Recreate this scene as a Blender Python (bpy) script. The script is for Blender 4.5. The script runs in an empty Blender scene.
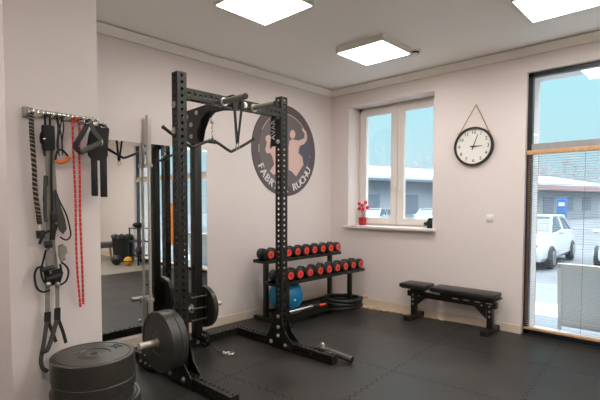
import bpy, bmesh, math, random
from mathutils import Matrix, Vector
random.seed(7)
SC = bpy.context.scene
COL = SC.collection
PI = math.pi
def s2l(c):
    return tuple(((v/255)/12.92 if v/255 <= .04045 else ((v/255+.055)/1.055)**2.4) for v in c)

# ---------------------------------------------------------------- camera
CAM = Vector((-5.0456, -3.9781, 1.3887)); YAW, PITCH = .77182, -.04312
FPX, CX, CY = 439.4, 285.0, 221.74
fwd = Vector((math.cos(YAW)*math.cos(PITCH), math.sin(YAW)*math.cos(PITCH), math.sin(PITCH)))
right = Vector((math.sin(YAW), -math.cos(YAW), 0)); upv = right.cross(fwd)
cd = bpy.data.cameras.new('camera'); cam = bpy.data.objects.new('camera', cd); COL.objects.link(cam)
m = Matrix((right, upv, -fwd)).transposed().to_4x4(); m.translation = CAM; cam.matrix_world = m
cd.sensor_width = 36; cd.lens = 36*FPX/600; cd.shift_x = (300-CX)/600; cd.shift_y = (CY-200)/600
cd.clip_start = .05; cd.clip_end = 500
SC.camera = cam
def at(u, v, axis, val):          # the point of a real plane (x, y or z = val) seen at a pixel
    d = right*((u-CX)/FPX) + upv*(-(v-CY)/FPX) + fwd
    i = 'xyz'.index(axis); t = (val-CAM[i])/d[i]
    return CAM + d*t

# ---------------------------------------------------------------- world, exposure
SC.view_settings.view_transform = 'Standard'; SC.view_settings.look = 'None'
SC.view_settings.gamma = 1; SC.view_settings.use_curve_mapping = False
SC.view_settings.exposure = 1.47
LAMP = 8.6
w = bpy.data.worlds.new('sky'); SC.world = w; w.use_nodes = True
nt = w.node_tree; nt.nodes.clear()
o = nt.nodes.new('ShaderNodeOutputWorld'); b = nt.nodes.new('ShaderNodeBackground')
tc = nt.nodes.new('ShaderNodeTexCoord'); sp = nt.nodes.new('ShaderNodeSeparateXYZ')
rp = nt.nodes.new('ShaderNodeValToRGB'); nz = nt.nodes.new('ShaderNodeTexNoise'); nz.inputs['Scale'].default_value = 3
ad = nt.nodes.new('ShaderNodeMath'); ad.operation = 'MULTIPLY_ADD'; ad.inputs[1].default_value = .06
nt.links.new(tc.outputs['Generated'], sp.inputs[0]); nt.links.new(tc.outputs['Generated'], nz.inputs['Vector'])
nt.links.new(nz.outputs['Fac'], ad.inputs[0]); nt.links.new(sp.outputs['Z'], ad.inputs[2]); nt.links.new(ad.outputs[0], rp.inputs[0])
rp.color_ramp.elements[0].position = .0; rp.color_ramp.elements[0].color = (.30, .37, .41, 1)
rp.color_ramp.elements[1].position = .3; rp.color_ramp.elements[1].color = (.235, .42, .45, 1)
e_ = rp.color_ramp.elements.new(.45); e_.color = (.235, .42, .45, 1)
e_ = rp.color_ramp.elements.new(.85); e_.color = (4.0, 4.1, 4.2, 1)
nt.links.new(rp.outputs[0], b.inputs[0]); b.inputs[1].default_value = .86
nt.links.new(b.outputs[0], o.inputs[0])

# ---------------------------------------------------------------- materials
def mat(name, rgb, rough=.5, metal=0., var=.08, scale=12., bump=0., bscale=80., emit=0., coat=0., spec=.5):
    M = bpy.data.materials.new(name); M.use_nodes = True; t = M.node_tree; p = t.nodes['Principled BSDF']
    c = s2l(rgb)
    p.inputs['Roughness'].default_value = rough; p.inputs['Metallic'].default_value = metal
    p.inputs['Specular IOR Level'].default_value = spec; p.inputs['Coat Weight'].default_value = coat
    tc = t.nodes.new('ShaderNodeTexCoord')
    n = t.nodes.new('ShaderNodeTexNoise'); n.inputs['Scale'].default_value = scale; n.inputs['Detail'].default_value = 4
    r = t.nodes.new('ShaderNodeValToRGB')
    r.color_ramp.elements[0].position = .3; r.color_ramp.elements[1].position = .7
    r.color_ramp.elements[0].color = tuple(x*(1-var) for x in c)+(1,); r.color_ramp.elements[1].color = tuple(min(1, x*(1+var)) for x in c)+(1,)
    t.links.new(tc.outputs['Object'], n.inputs['Vector']); t.links.new(n.outputs['Fac'], r.inputs[0]); t.links.new(r.outputs[0], p.inputs['Base Color'])
    if bump:
        n2 = t.nodes.new('ShaderNodeTexNoise'); n2.inputs['Scale'].default_value = bscale
        bp = t.nodes.new('ShaderNodeBump'); bp.inputs['Strength'].default_value = bump; bp.inputs['Distance'].default_value = .004
        t.links.new(tc.outputs['Object'], n2.inputs['Vector']); t.links.new(n2.outputs['Fac'], bp.inputs['Height']); t.links.new(bp.outputs[0], p.inputs['Normal'])
    if emit:
        p.inputs['Emission Color'].default_value = (1, .97, .93, 1); p.inputs['Emission Strength'].default_value = emit
    return M
M = {}
M['wall'] = mat('painted_wall', (222, 211, 206), .85, var=.015, scale=1.5, bump=.15, bscale=160)
M['pillar'] = mat('painted_pillar', (222, 212, 208), .85, var=.02, scale=2, bump=.15, bscale=160)
M['ceiling'] = mat('painted_ceiling', (244, 239, 232), .9, var=.015, scale=1.5)
M['cornice'] = mat('cornice_paint', (238, 232, 222), .8, var=.02)
M['skirting'] = mat('skirting_beige', (212, 196, 176), .5, var=.05, scale=8)
M['subfloor'] = mat('subfloor_boards', (196, 166, 134), .6, var=.15, scale=9)
M['laminate'] = mat('pale_floor', (150, 142, 130), .4, var=.08, scale=3)
M['pale_tile'] = mat('added_bounce_floor', (226, 220, 210), .4, 0, var=.03, scale=3)  # for the unseen floor added as a light bouncer
M['pvc'] = mat('white_window_frame', (226, 218, 212), .35, var=.01)
M['reveal'] = mat('reveal_paint', (222, 218, 222), .8, var=.01)
M['black_metal'] = mat('black_textured_steel', (35, 34, 29), .34, .3, var=.1, scale=60, bump=.25, bscale=400)
M['dark_frame'] = mat('dark_frame', (38, 40, 44), .4, .2)
M['grey_frame'] = mat('grey_frame', (150, 150, 152), .5, .1)
M['chrome'] = mat('chrome', (205, 203, 198), .22, 1., var=.04)
M['satin_steel'] = mat('satin_steel', (196, 188, 178), .42, .55, var=.04)
M['dark_steel'] = mat('dark_steel', (84, 82, 76), .45, .5, var=.08)
M['zinc'] = mat('zinc_bolt', (198, 192, 182), .35, .8, var=.1)
M['grip'] = mat('grey_knurled_steel', (142, 139, 128), .4, .7, var=.1, bump=.3, bscale=600)
M['rubber'] = mat('black_rubber', (30, 29, 27), .5, 0, var=.12, scale=25, bump=.2, bscale=300)
M['plate_rubber'] = mat('bumper_rubber', (50, 48, 43), .36, 0, var=.12, scale=14, bump=.1, bscale=200)
M['plate_face'] = mat('bumper_face', (66, 62, 57), .5, 0, var=.12, scale=20)
M['black'] = mat('matt_black', (14, 14, 14), .55, 0, var=.15)
M['vinyl'] = mat('black_vinyl', (30, 29, 28), .38, 0, var=.1, bump=.15, bscale=120)
M['orange'] = mat('orange_plastic', (236, 84, 44), .45, 0, var=.1)
M['red_cap'] = mat('red_orange_cap', (235, 70, 52), .45, 0, var=.2, scale=90)
M['orange_grip'] = mat('orange_foam', (228, 122, 52), .7, 0, var=.08)
M['blue_ball'] = mat('blue_vinyl', (26, 128, 176), .3, 0, var=.1, scale=3)
M['webbing'] = mat('grey_webbing', (128, 122, 112), .8, 0, var=.12, scale=60)
M['webbing_dark'] = mat('dark_webbing', (66, 63, 58), .8, 0, var=.15, scale=60)
M['web_black'] = mat('black_webbing', (15, 15, 15), .75, 0, var=.15, scale=60)
M['tan_strand'] = mat('tan_strand', (172, 156, 132), .8)
M['foam'] = mat('grey_foam', (84, 80, 74), .8, bump=.4, bscale=300)
M['wood'] = mat('oak_strip', (198, 152, 110), .5, 0, var=.15, scale=30)
M['wood_dark'] = mat('brown_wood', (112, 76, 48), .5, 0, var=.2, scale=30)
M['slat'] = mat('blind_slat', (150, 152, 158), .5, 0, var=.02)
M['white'] = mat('white_plastic', (232, 228, 222), .4, 0, var=.01)
M['clock_face'] = mat('clock_face', (232, 228, 220), .5, 0, var=.01)
M['clock_rim'] = mat('clock_rim', (44, 38, 34), .4, .2)
M['jute'] = mat('jute_rope', (176, 146, 108), .9, 0, var=.2, scale=200)
M['logo_outer'] = mat('logo_outer_ring', (92, 82, 84), .6, 0, var=.02)
M['logo_inner'] = mat('logo_inner', (108, 99, 100), .6, 0, var=.02)
M['logo_blue'] = mat('logo_slate', (86, 88, 102), .6, 0, var=.02)
M['logo_pink'] = mat('logo_pink', (214, 182, 170), .6, 0, var=.02)
M['logo_white'] = mat('logo_white', (222, 214, 212), .6, 0, var=.01)
M['letter_white'] = mat('letter_white', (215, 212, 205), .5, 0, var=.01)
M['letter_dark'] = mat('letter_dark', (10, 10, 10), .9, 0, var=.01, spec=.1)
M['red_pot'] = mat('red_glazed_pot', (168, 30, 42), .3, 0, var=.15)
M['pink'] = mat('pink_petals', (224, 40, 84), .6, 0, var=.2, scale=60)
M['stem'] = mat('green_stem', (92, 98, 72), .7)
M['lamp_frame'] = mat('lamp_frame_white', (222, 218, 210), .5, var=.01)
M['lamp'] = mat('lamp_diffuser', (255, 255, 255), .5, var=0., emit=LAMP)
M['snow'] = mat('snow', (196, 202, 208), .8, var=.03, scale=.6)
M['asphalt'] = mat('wet_snowy_asphalt', (90, 94, 100), .6, var=.3, scale=.5)
M['pavement'] = mat('snowy_pavement', (114, 121, 130), .7, var=.15, scale=1.2)
M['facade'] = mat('pale_facade', (148, 153, 162), .8, var=.08, scale=.4)
M['facade_dark'] = mat('dark_openings', (110, 118, 132), .6, var=.1)
M['roof_red'] = mat('red_fascia', (170, 136, 138), .7)
M['car_white'] = mat('white_car_paint', (196, 200, 205), .25, 0, var=.01, coat=.5)
M['car_silver'] = mat('silver_car_paint', (160, 166, 174), .25, .3, var=.01, coat=.5)
M['car_glass'] = mat('car_glass', (66, 76, 90), .1, 0, var=.05)
M['tyre'] = mat('tyre', (48, 50, 54), .8)
M['rim'] = mat('wheel_rim', (160, 164, 170), .3, .8)
M['hazy_bark'] = mat('hazy_bark', (168, 168, 172), .9)  # winter haze over the far trees is put into this pale colour
M['signblue'] = mat('sign_blue', (60, 110, 170), .6)
M['pale_panel'] = mat('pale_board', (218, 222, 225), .35, var=.06, scale=1.2)
M['grey_fabric'] = mat('grey_fabric', (92, 92, 88), .9)
M['pine'] = mat('pine_leg', (206, 164, 116), .5)
M['yellow'] = mat('yellow_rubber', (214, 150, 40), .5)
M['purple'] = mat('purple_rubber', (86, 56, 120), .5)
M['orange_sheet'] = mat('orange_sheet', (214, 130, 50), .6, var=.08)

def shader_mat(name):
    X = bpy.data.materials.new(name); X.use_nodes = True; t = X.node_tree; t.nodes.clear()
    return X, t, t.nodes.new('ShaderNodeOutputMaterial')
X, t, out = shader_mat('window_glass')
tr = t.nodes.new('ShaderNodeBsdfTransparent'); tr.inputs[0].default_value = (.93, .97, .98, 1)
gl = t.nodes.new('ShaderNodeBsdfGlossy'); gl.inputs['Roughness'].default_value = 0.0
fr0 = t.nodes.new('ShaderNodeLayerWeight'); fr0.inputs[0].default_value = .5
pw = t.nodes.new('ShaderNodeMath'); pw.operation = 'POWER'; pw.inputs[1].default_value = 5
fr = t.nodes.new('ShaderNodeMath'); fr.operation = 'MULTIPLY_ADD'; fr.inputs[1].default_value = .94; fr.inputs[2].default_value = .045
t.links.new(fr0.outputs['Facing'], pw.inputs[0]); t.links.new(pw.outputs[0], fr.inputs[0])
mx = t.nodes.new('ShaderNodeMixShader')
t.links.new(fr.outputs[0], mx.inputs[0]); t.links.new(tr.outputs[0], mx.inputs[1]); t.links.new(gl.outputs[0], mx.inputs[2]); t.links.new(mx.outputs[0], out.inputs[0])
M['glass'] = X
X, t, out = shader_mat('mirror_silver')
gl = t.nodes.new('ShaderNodeBsdfGlossy'); gl.inputs['Roughness'].default_value = 0.0; gl.inputs['Color'].default_value = (.86, .88, .87, 1)
t.links.new(gl.outputs[0], out.inputs[0]); M['mirror'] = X
# puzzle mats: dark rubber with zigzag joints every 0.95 m, scuffs and mottling
X, t, out = shader_mat('rubber_puzzle_mat')
N = lambda k, **kw: t.nodes.new(k)
tc = N('ShaderNodeTexCoord'); mp = N('ShaderNodeMapping'); mp.inputs['Location'].default_value = (2.0, 1.98, 0)
mp.vector_type = 'POINT'; mp.inputs['Rotation'].default_value = (0, 0, math.radians(-4))
t.links.new(tc.outputs['Object'], mp.inputs[0]); sx = N('ShaderNodeSeparateXYZ'); t.links.new(mp.outputs[0], sx.inputs[0])
def mth(op, a, b=None, c=None):
    n = N('ShaderNodeMath'); n.operation = op
    for i, v in enumerate((a, b, c)):
        if v is None: continue
        if isinstance(v, (int, float)): n.inputs[i].default_value = v
        else: t.links.new(v, n.inputs[i])
    return n.outputs[0]
def joint(a, bb):
    wob = mth('MULTIPLY', mth('SUBTRACT', mth('PINGPONG', bb, .04), .02), .9)
    f = mth('ABSOLUTE', mth('SUBTRACT', mth('FRACT', mth('ADD', mth('DIVIDE', mth('ADD', a, wob), .95), .5)), .5))
    return mth('LESS_THAN', f, .0046)
jn = mth('MAXIMUM', joint(sx.outputs[0], sx.outputs[1]), joint(sx.outputs[1], sx.outputs[0]))
n1 = N('ShaderNodeTexNoise'); n1.inputs['Scale'].default_value = 2.2; n1.inputs['Detail'].default_value = 6
n2 = N('ShaderNodeTexNoise'); n2.inputs['Scale'].default_value = 180
t.links.new(tc.outputs['Object'], n1.inputs['Vector']); t.links.new(tc.outputs['Object'], n2.inputs['Vector'])
rr = N('ShaderNodeValToRGB'); rr.color_ramp.elements[0].position = .35; rr.color_ramp.elements[1].position = .7
rr.color_ramp.elements[0].color = s2l((34, 32, 29))+(1,); rr.color_ramp.elements[1].color = s2l((50, 47, 42))+(1,)
t.links.new(n1.outputs['Fac'], rr.inputs[0])
mc = N('ShaderNodeMixRGB'); mc.inputs[2].default_value = s2l((22, 21, 19))+(1,)
spn = mth('MULTIPLY', mth('SUBTRACT', 1.0, mth('MULTIPLY', jn, .75)), .5); t.links.new(jn, mc.inputs[0]); t.links.new(rr.outputs[0], mc.inputs[1])
pb = N('ShaderNodeBsdfPrincipled'); t.links.new(mc.outputs[0], pb.inputs['Base Color']); t.links.new(spn, pb.inputs['Specular IOR Level'])
ro = N('ShaderNodeMapRange'); ro.inputs['To Min'].default_value = .30; ro.inputs['To Max'].default_value = .56
t.links.new(n1.outputs['Fac'], ro.inputs[0]); t.links.new(ro.outputs[0], pb.inputs['Roughness'])
bp = N('ShaderNodeBump'); bp.inputs['Strength'].default_value = .35; bp.inputs['Distance'].default_value = .002
t.links.new(n2.outputs['Fac'], bp.inputs['Height']); t.links.new(bp.outputs[0], pb.inputs['Normal']); t.links.new(pb.outputs[0], out.inputs[0])
M['mat'] = X

# ---------------------------------------------------------------- mesh helpers
class MB:
    def __init__(s): s.bm = bmesh.new()
    def box(s, lo, hi, rot=None, piv=None, bev=0.):
        c = [(a+b)/2 for a, b in zip(lo, hi)]; d = [abs(b-a) for a, b in zip(lo, hi)]
        r = bmesh.ops.create_cube(s.bm, size=1, matrix=Matrix.Translation(c) @ Matrix.Diagonal((*d, 1)))
        vs = r['verts']
        if bev:
            es = list({e for v in vs for e in v.link_edges})
            rb = bmesh.ops.bevel(s.bm, geom=es, offset=bev, segments=2, affect='EDGES', profile=.5)
            vs = list({v for f in rb['faces'] for v in f.verts} | {v for v in vs if v.is_valid})
        if rot is not None:
            bmesh.ops.rotate(s.bm, verts=vs, cent=piv if piv is not None else c, matrix=rot)
        return s
    def cyl(s, a, b, r, r2=None, n=20, caps=True):
        a, b = Vector(a), Vector(b); d = b-a
        q = Vector((0, 0, 1)).rotation_difference(d.normalized()).to_matrix().to_4x4()
        bmesh.ops.create_cone(s.bm, cap_ends=caps, segments=n, radius1=r, radius2=r if r2 is None else r2, depth=d.length,
                              matrix=Matrix.Translation((a+b)/2) @ q)
        return s
    def ball(s, c, r, sc=(1, 1, 1), n=20):
        bmesh.ops.create_uvsphere(s.bm, u_segments=n, v_segments=max(6, n//2), radius=r, matrix=Matrix.Translation(c) @ Matrix.Diagonal((*sc, 1)))
        return s
    def sweep(s, pts, prof, closed=False, cap=True, twist=None):
        pts = [Vector(p) for p in pts]; n = len(pts); rings = []
        T = []
        for i in range(n):
            a = pts[(i-1) % n] if (i or closed) else pts[0]; b = pts[(i+1) % n] if (i < n-1 or closed) else pts[-1]
            T.append((b-a).normalized())
        ref = Vector((0, 1, 0)) if abs(T[0].y) < .9 else Vector((0, 0, 1))
        u = (ref - T[0]*ref.dot(T[0])).normalized()
        for i in range(n):
            u = (u - T[i]*u.dot(T[i])); u = u.normalized() if u.length > 1e-6 else T[i].orthogonal().normalized()
            v = T[i].cross(u); a = twist(i/(n-1)) if twist else 0
            rings.append([s.bm.verts.new(pts[i] + (u*math.cos(a)+v*math.sin(a))*x + (v*math.cos(a)-u*math.sin(a))*y) for x, y in prof])
        k = len(prof)
        for i in range(n if closed else n-1):
            A, B = rings[i], rings[(i+1) % n]
            for j in range(k): s.bm.faces.new((A[j], A[(j+1) % k], B[(j+1) % k], B[j]))
        if cap and not closed:
            s.bm.faces.new(rings[0][::-1]); s.bm.faces.new(rings[-1])
        return s
    def tube(s, pts, r, n=8, closed=False):
        return s.sweep(pts, [(r*math.cos(2*PI*i/n), r*math.sin(2*PI*i/n)) for i in range(n)], closed)
    def strap(s, pts, wdt, th=.003, closed=False):     # flat webbing, thin across y
        return s.sweep(pts, [(-th/2, -wdt/2), (th/2, -wdt/2), (th/2, wdt/2), (-th/2, wdt/2)], closed)
    def lathe(s, prof, c, axis='z', n=40):
        c = Vector(c); rings = []
        ax = {'x': Matrix(((0, 0, 1), (1, 0, 0), (0, 1, 0))), 'y': Matrix(((0, 1, 0), (0, 0, 1), (1, 0, 0))), 'z': Matrix.Identity(3)}[axis]
        for r, h in prof:
            if r < 1e-6: rings.append([s.bm.verts.new(c + ax @ Vector((0, 0, h)))])
            else: rings.append([s.bm.verts.new(c + ax @ Vector((r*math.cos(2*PI*i/n), r*math.sin(2*PI*i/n), h))) for i in range(n)])
        for A, B in zip(rings, rings[1:]):
            for i in range(n):
                a, b2 = A[i % len(A)], A[(i+1) % len(A)]; c2, d = B[(i+1) % len(B)], B[i % len(B)]
                q = []
                for x in (a, b2, c2, d):
                    if x not in q: q.append(x)
                if len(q) > 2: s.bm.faces.new(q)
        return s
    def prism(s, poly, origin, eu, ev, depth):          # polygon in the eu/ev plane, extruded along eu x ev
        o, eu, ev = Vector(origin), Vector(eu), Vector(ev); nn = eu.cross(ev).normalized()
        A = [s.bm.verts.new(o+eu*x+ev*y) for x, y in poly]; B = [s.bm.verts.new(o+eu*x+ev*y+nn*depth) for x, y in poly]
        k = len(poly)
        s.bm.faces.new(A[::-1]); s.bm.faces.new(B)
        for i in range(k): s.bm.faces.new((A[i], A[(i+1) % k], B[(i+1) % k], B[i]))
        return s
    def perf(s, lo, hi, along, pitch=.05, hr=.0135, th=.004, faces=None):
        """hollow square tube with a hole every `pitch` through its walls (real holes)"""
        lo, hi = Vector(lo), Vector(hi); ia = 'xyz'.index(along); oth = [i for i in range(3) if i != ia]
        L = hi[ia]-lo[ia]; n = max(1, int(L/pitch)); p = L/n
        for k in (0, 1):
            iw, inn = oth[k], oth[1-k]; W = hi[iw]-lo[iw]
            for side in (0, 1):
                want = faces is None or ('xyz'[inn]) in faces
                pos = (lo[inn], hi[inn])[side]; inner = pos + (th if side == 0 else -th)
                def P(a, b_, d):
                    v = Vector((0, 0, 0)); v[ia] = lo[ia]+a; v[iw] = lo[iw]+b_; v[inn] = d; return s.bm.verts.new(v)
                if not want:
                    for d in (pos,):
                        s.bm.faces.new((P(0, 0, d), P(L, 0, d), P(L, W, d), P(0, W, d)))
                    continue
                for c in range(n):
                    a0 = c*p; ca, cb = a0+p/2, W/2
                    sq = [(a0, 0), (ca, 0), (a0+p, 0), (a0+p, cb), (a0+p, W), (ca, W), (a0, W), (a0, cb)]
                    an = [PI*1.25+i*PI/4 for i in range(8)]
                    ho = [(ca+hr*math.cos(x), cb+hr*math.sin(x)) for x in an]
                    S1 = [P(x, y, pos) for x, y in sq]; H1 = [P(x, y, pos) for x, y in ho]
                    S2 = [P(x, y, inner) for x, y in sq]; H2 = [P(x, y, inner) for x, y in ho]
                    for i in range(8):
                        j = (i+1) % 8
                        s.bm.faces.new((S1[i], S1[j], H1[j], H1[i])); s.bm.faces.new((S2[j], S2[i], H2[i], H2[j]))
                        s.bm.faces.new((H1[i], H1[j], H2[j], H2[i]))
        return s
    def build(s, name, mt, parent=None, smooth=True):
        bmesh.ops.recalc_face_normals(s.bm, faces=s.bm.faces)
        if smooth:
            for f in s.bm.faces: f.smooth = True
            for e in s.bm.edges:
                if len(e.link_faces) == 2 and e.calc_face_angle(0) > math.radians(32): e.smooth = False
        me = bpy.data.meshes.new(name); s.bm.to_mesh(me); s.bm.free()
        me.materials.append(M[mt] if isinstance(mt, str) else mt)
        o = bpy.data.objects.new(name, me); COL.objects.link(o)
        if parent is not None:
            o.parent = parent; top = parent
            while top.parent: top = top.parent
            if parent is top: o.matrix_parent_inverse = Matrix.Translation(-Vector(top.location))
        return o
def tag(o, label, cat, group=None):
    o['label'] = label; o['category'] = cat
    if group: o['group'] = group
    return o
def thing(name, label, cat, loc=(0, 0, 0), group=None):
    o = bpy.data.objects.new(name, None); o.empty_display_size = .1; o.location = loc; COL.objects.link(o)
    return tag(o, label, cat, group)
def struct(name, mb, mt):
    o = mb.build(name, mt, smooth=False); o['kind'] = 'structure'; return o
def part(mb, name, mt, root, label=None, smooth=True):
    o = mb.build(name, mt, root, smooth)
    if label: o['label'] = label
    return o
def copy_tree(o, parent=None):
    c = o.copy(); COL.objects.link(c)
    if parent: c.parent = parent
    for ch in list(o.children): copy_tree(ch, c)
    return c
def smoothpath(pts, n=8, closed=False):
    P = [Vector(p) for p in pts]; k = len(P); out = []
    for i in range(k if closed else k-1):
        if closed: a, b, c, d = P[(i-1) % k], P[i], P[(i+1) % k], P[(i+2) % k]
        else: a, b, c, d = P[max(i-1, 0)], P[i], P[i+1], P[min(i+2, k-1)]
        for j in range(n):
            q = j/n; out.append(.5*((2*b)+(c-a)*q+(2*a-5*b+4*c-d)*q*q+(3*b-a-3*c+d)*q**3))
    if not closed: out.append(P[-1])
    return out
def text_mb(txt, size, place, depth=.002, mb=None, mirror=False):
    """letters as real extruded outlines; place: 4x4 matrix for the text plane"""
    cu = bpy.data.curves.new('t', 'FONT'); cu.body = txt; cu.size = size; cu.extrude = depth/2; cu.align_x = 'CENTER'; cu.align_y = 'CENTER'
    cu.resolution_u = 2
    ob = bpy.data.objects.new('t', cu); COL.objects.link(ob)
    dg = bpy.context.evaluated_depsgraph_get(); me = bpy.data.meshes.new_from_object(ob.evaluated_get(dg))
    me.transform(place); mb = mb or MB(); mb.bm.from_mesh(me)
    bpy.data.objects.remove(ob); bpy.data.curves.remove(cu); bpy.data.meshes.remove(me)
    return mb

# ---------------------------------------------------------------- the room
X0, Y0, H = -6.8, -8.6, 2.985
LAMW = 2.9    # underside of the cornice
struct('floor', MB().box((X0, Y0, -.12), (.0, .0, -.016)), 'laminate')
# rubber mats laid over it, jagged along the window wall
zz = []
def edge_x(y): return -.225 + (-.30-y)*.128 if y > -1.75 else -.008
y = 0.0
poly = [(X0+.01, -4.4), (X0+.01, -.03)]
poly.append((-.2, -.03)); yy = -.30; k = 0
while yy > -1.8:
    e = min(edge_x(yy), -.012); poly.append((e-(.022 if k % 2 else 0), yy)); poly.append((min(e-(.022 if k % 2 else 0), -.012), yy-.035)); yy -= .045; k += 1
poly += [(-.012, -1.85), (-.012, -4.4)]
struct('floor_1', MB().prism(poly, (0, 0, -.015), (1, 0, 0), (0, 1, 0), .015), 'mat')
struct('floor_2', MB().box((-.215, -1.75, -.0155), (-.001, -.03, -.012)), 'subfloor')
struct('floor_3', MB().box((X0+.01, Y0+.01, -.0158), (-2.6, -4.42, -.004)), 'pale_tile')  # unseen pale slab, added to bounce light up onto the ceiling
struct('ceiling', MB().box((X0-.2, Y0-.2, H), (.52, .2, H+.12)), 'ceiling')
struct('wall_back', MB().box((X0, 0, -.12), (.0, .2, H)), 'wall')
struct('wall_left', MB().box((X0-.2, Y0, -.12), (X0, .2, H)), 'wall')
struct('wall_front', MB().box((X0-.2, Y0-.2, -.12), (.5, Y0, H)), 'wall')
WD = .50                                   # thickness of the window wall
wy0, wy1, wz0, wz1 = -1.555, -.305, 1.045, 2.722
dy0, dy1, dz0, dz1 = -6.0, -2.56, -.01, 2.735
mb = MB()
mb.box((0, wy1, -.12), (WD, .2, H)); mb.box((0, wy0, -.12), (WD, wy1, wz0)); mb.box((0, wy0, wz1), (WD, wy1, H))
mb.box((0, dy1, -.12), (WD, wy0, H)); mb.box((0, dy0, dz1), (WD, dy1, H)); mb.box((0, dy0, -.12), (WD, dy1, dz0)); mb.box((0, Y0, -.12), (WD, dy0, H))
struct('wall_right', mb, 'wall')
# cornice
def cove(a, b, inward):
    prof = [(0, 0), (.028, 0), (.034, .012), (.06, .055), (.068, .075), (.0, .08)]
    mb = MB(); a, b = Vector(a), Vector(b); d = (b-a).normalized()
    up = Vector((0, 0, 1)); iv = Vector(inward)
    A = [mb.bm.verts.new(a+iv*x+up*z) for x, z in prof]; B = [mb.bm.verts.new(b+iv*x+up*z) for x, z in prof]
    for i in range(len(prof)):
        j = (i+1) % len(prof); mb.bm.faces.new((A[i], A[j], B[j], B[i]))
    mb.bm.faces.new(A); mb.bm.faces.new(B[::-1]); return mb
struct('trim_1', cove((X0, 0, LAMW), (0, 0, LAMW), (0, -1, 0)), 'cornice')
struct('trim_2', cove((0, 0, LAMW), (0, Y0, LAMW), (-1, 0, 0)), 'cornice')
struct('baseboard_back', MB().box((-3.87, -.014, -.016), (0, 0, .09), bev=.003), 'skirting')
struct('baseboard_right', MB().box((-.014, -2.56, -.016), (0, -.014, .088), bev=.003).box((-.014, Y0, -.016), (0, -6.0, .088), bev=.003), 'skirting')
struct('wall_pillar', MB().box((-4.376, -1.2, -.016), (-3.87, -.0005, H)), 'pillar')

# window_1 : two-leaf white casement
wx = .27
mb = MB(); f = .055
mb.box((wx, wy0, wz0+.02), (wx+.07, wy0+f, wz1)); mb.box((wx, wy1-f, wz0+.02), (wx+.07, wy1, wz1)); mb.box((wx, wy0, wz1-f), (wx+.07, wy1, wz1)); mb.box((wx, wy0, wz0+.02), (wx+.07, wy1, wz0+f+.01))
win = struct('window_1', mb, 'pvc')
ym = -.925
for i, (a, b_) in enumerate(((wy0+.03, ym-.004), (ym+.004, wy1-.03))):
    s_ = .095; z0_, z1_ = wz0+.05, wz1-.035; mb = MB()
    for lo, hi in (((a, z0_), (a+s_, z1_)), ((b_-s_, z0_), (b_, z1_)), ((a+s_, z0_), (b_-s_, z0_+s_-.01)), ((a+s_, z1_-s_+.01), (b_-s_, z1_))):
        mb.box((wx-.02, lo[0], lo[1]), (wx+.035, hi[0], hi[1]), bev=.004)
    c = mb.build('window_sash', 'pvc', win, smooth=False)
    part(MB().box((wx+.008, a+s_-.01, z0_+s_-.02), (wx+.014, b_-s_+.01, z1_-s_+.02)), 'window_pane', 'glass', c)
    hy = b_-.045 if i == 0 else a+.045
    part(MB().box((wx-.032, hy-.012, 1.62), (wx-.02, hy+.012, 1.69), bev=.003).box((wx-.05, hy-.009, 1.54), (wx-.034, hy+.009, 1.66), bev=.004), 'window_handle', 'white', c)
struct('trim_3', MB().box((-.07, wy0-.045, 1.042), (wx+.005, wy1+.03, 1.075), bev=.006), 'pvc')['label'] = 'white window sill'

# door_1 : storefront glazing
dx = .06
mb = MB(); f = .045
mb.box((dx, dy0, dz1-f), (dx+.06, dy1, dz1)); mb.box((dx, dy1-f, dz0), (dx+.06, dy1, dz1)); mb.box((dx, dy0, dz0), (dx+.06, dy0+f, dz1)); mb.box((dx, dy0, dz0), (dx+.06, dy1, .062)).box((.0005, dy0, -.0095), (dx, dy1, .001))
door = struct('door_1', mb, 'dark_frame')
part(MB().box((dx-.005, dy0+f, 1.925), (dx+.07, dy1-f, 2.0)), 'transom_bar', 'grey_frame', door, smooth=False)
mb = MB()
for y_ in (-4.28, ): mb.box((dx, y_-.04, .062), (dx+.06, y_+.04, dz1-f))
part(mb, 'mullion', 'grey_frame', door, smooth=False)
for ya, yb in ((dy0+f, -4.32), (-4.24, dy1-f)):
    part(MB().box((dx+.03, ya, 2.0), (dx+.036, yb, dz1-f)), 'transom_pane', 'glass', door, smooth=False)
    part(MB().box((dx+.03, ya, .062), (dx+.036, yb, 1.925)), 'lower_pane', 'glass', door, smooth=False)

# blinds
def blind(ya, yb, label):
    r = thing('venetian_blind', label, 'window blind', (.04, (ya+yb)/2, .09), 'venetian blinds on the street window')
    part(MB().box((.0, ya, 1.885), (.05, yb, 1.93), bev=.004), 'headrail', 'wood', r, 'pale wooden headrail')
    part(MB().box((.01, ya, .058), (.05, yb, .078), bev=.003), 'bottom_rail', 'wood', r, 'pale wooden bottom rail')
    mb = MB(); z = .10
    while z < 1.88:
        mb.box((.022, ya+.004, z-.0006), (.046, yb-.004, z+.0006), rot=Matrix.Rotation(.10, 3, 'Y')); z += .0245
    part(mb, 'slats', 'slat', r, smooth=False)
    mb = MB()
    for q in (.06, .30, .55, .8, .96):
        yy = yb+(ya-yb)*q
        mb.cyl((.034, yy, .1), (.034, yy, 1.9), .0018, n=6)
    part(mb, 'ladder_cord', 'webbing', r)
    part(MB().box((.012, yb-.030, .106), (.020, yb-.018, 1.885)), 'side_guide', 'wood_dark', r, smooth=False)
blind(-4.27, -2.575, 'grey slatted blind over the lower street window, beside the flat bench')
blind(-5.96, -4.29, 'grey slatted blind further along the street window, seen only in the mirror')

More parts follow.
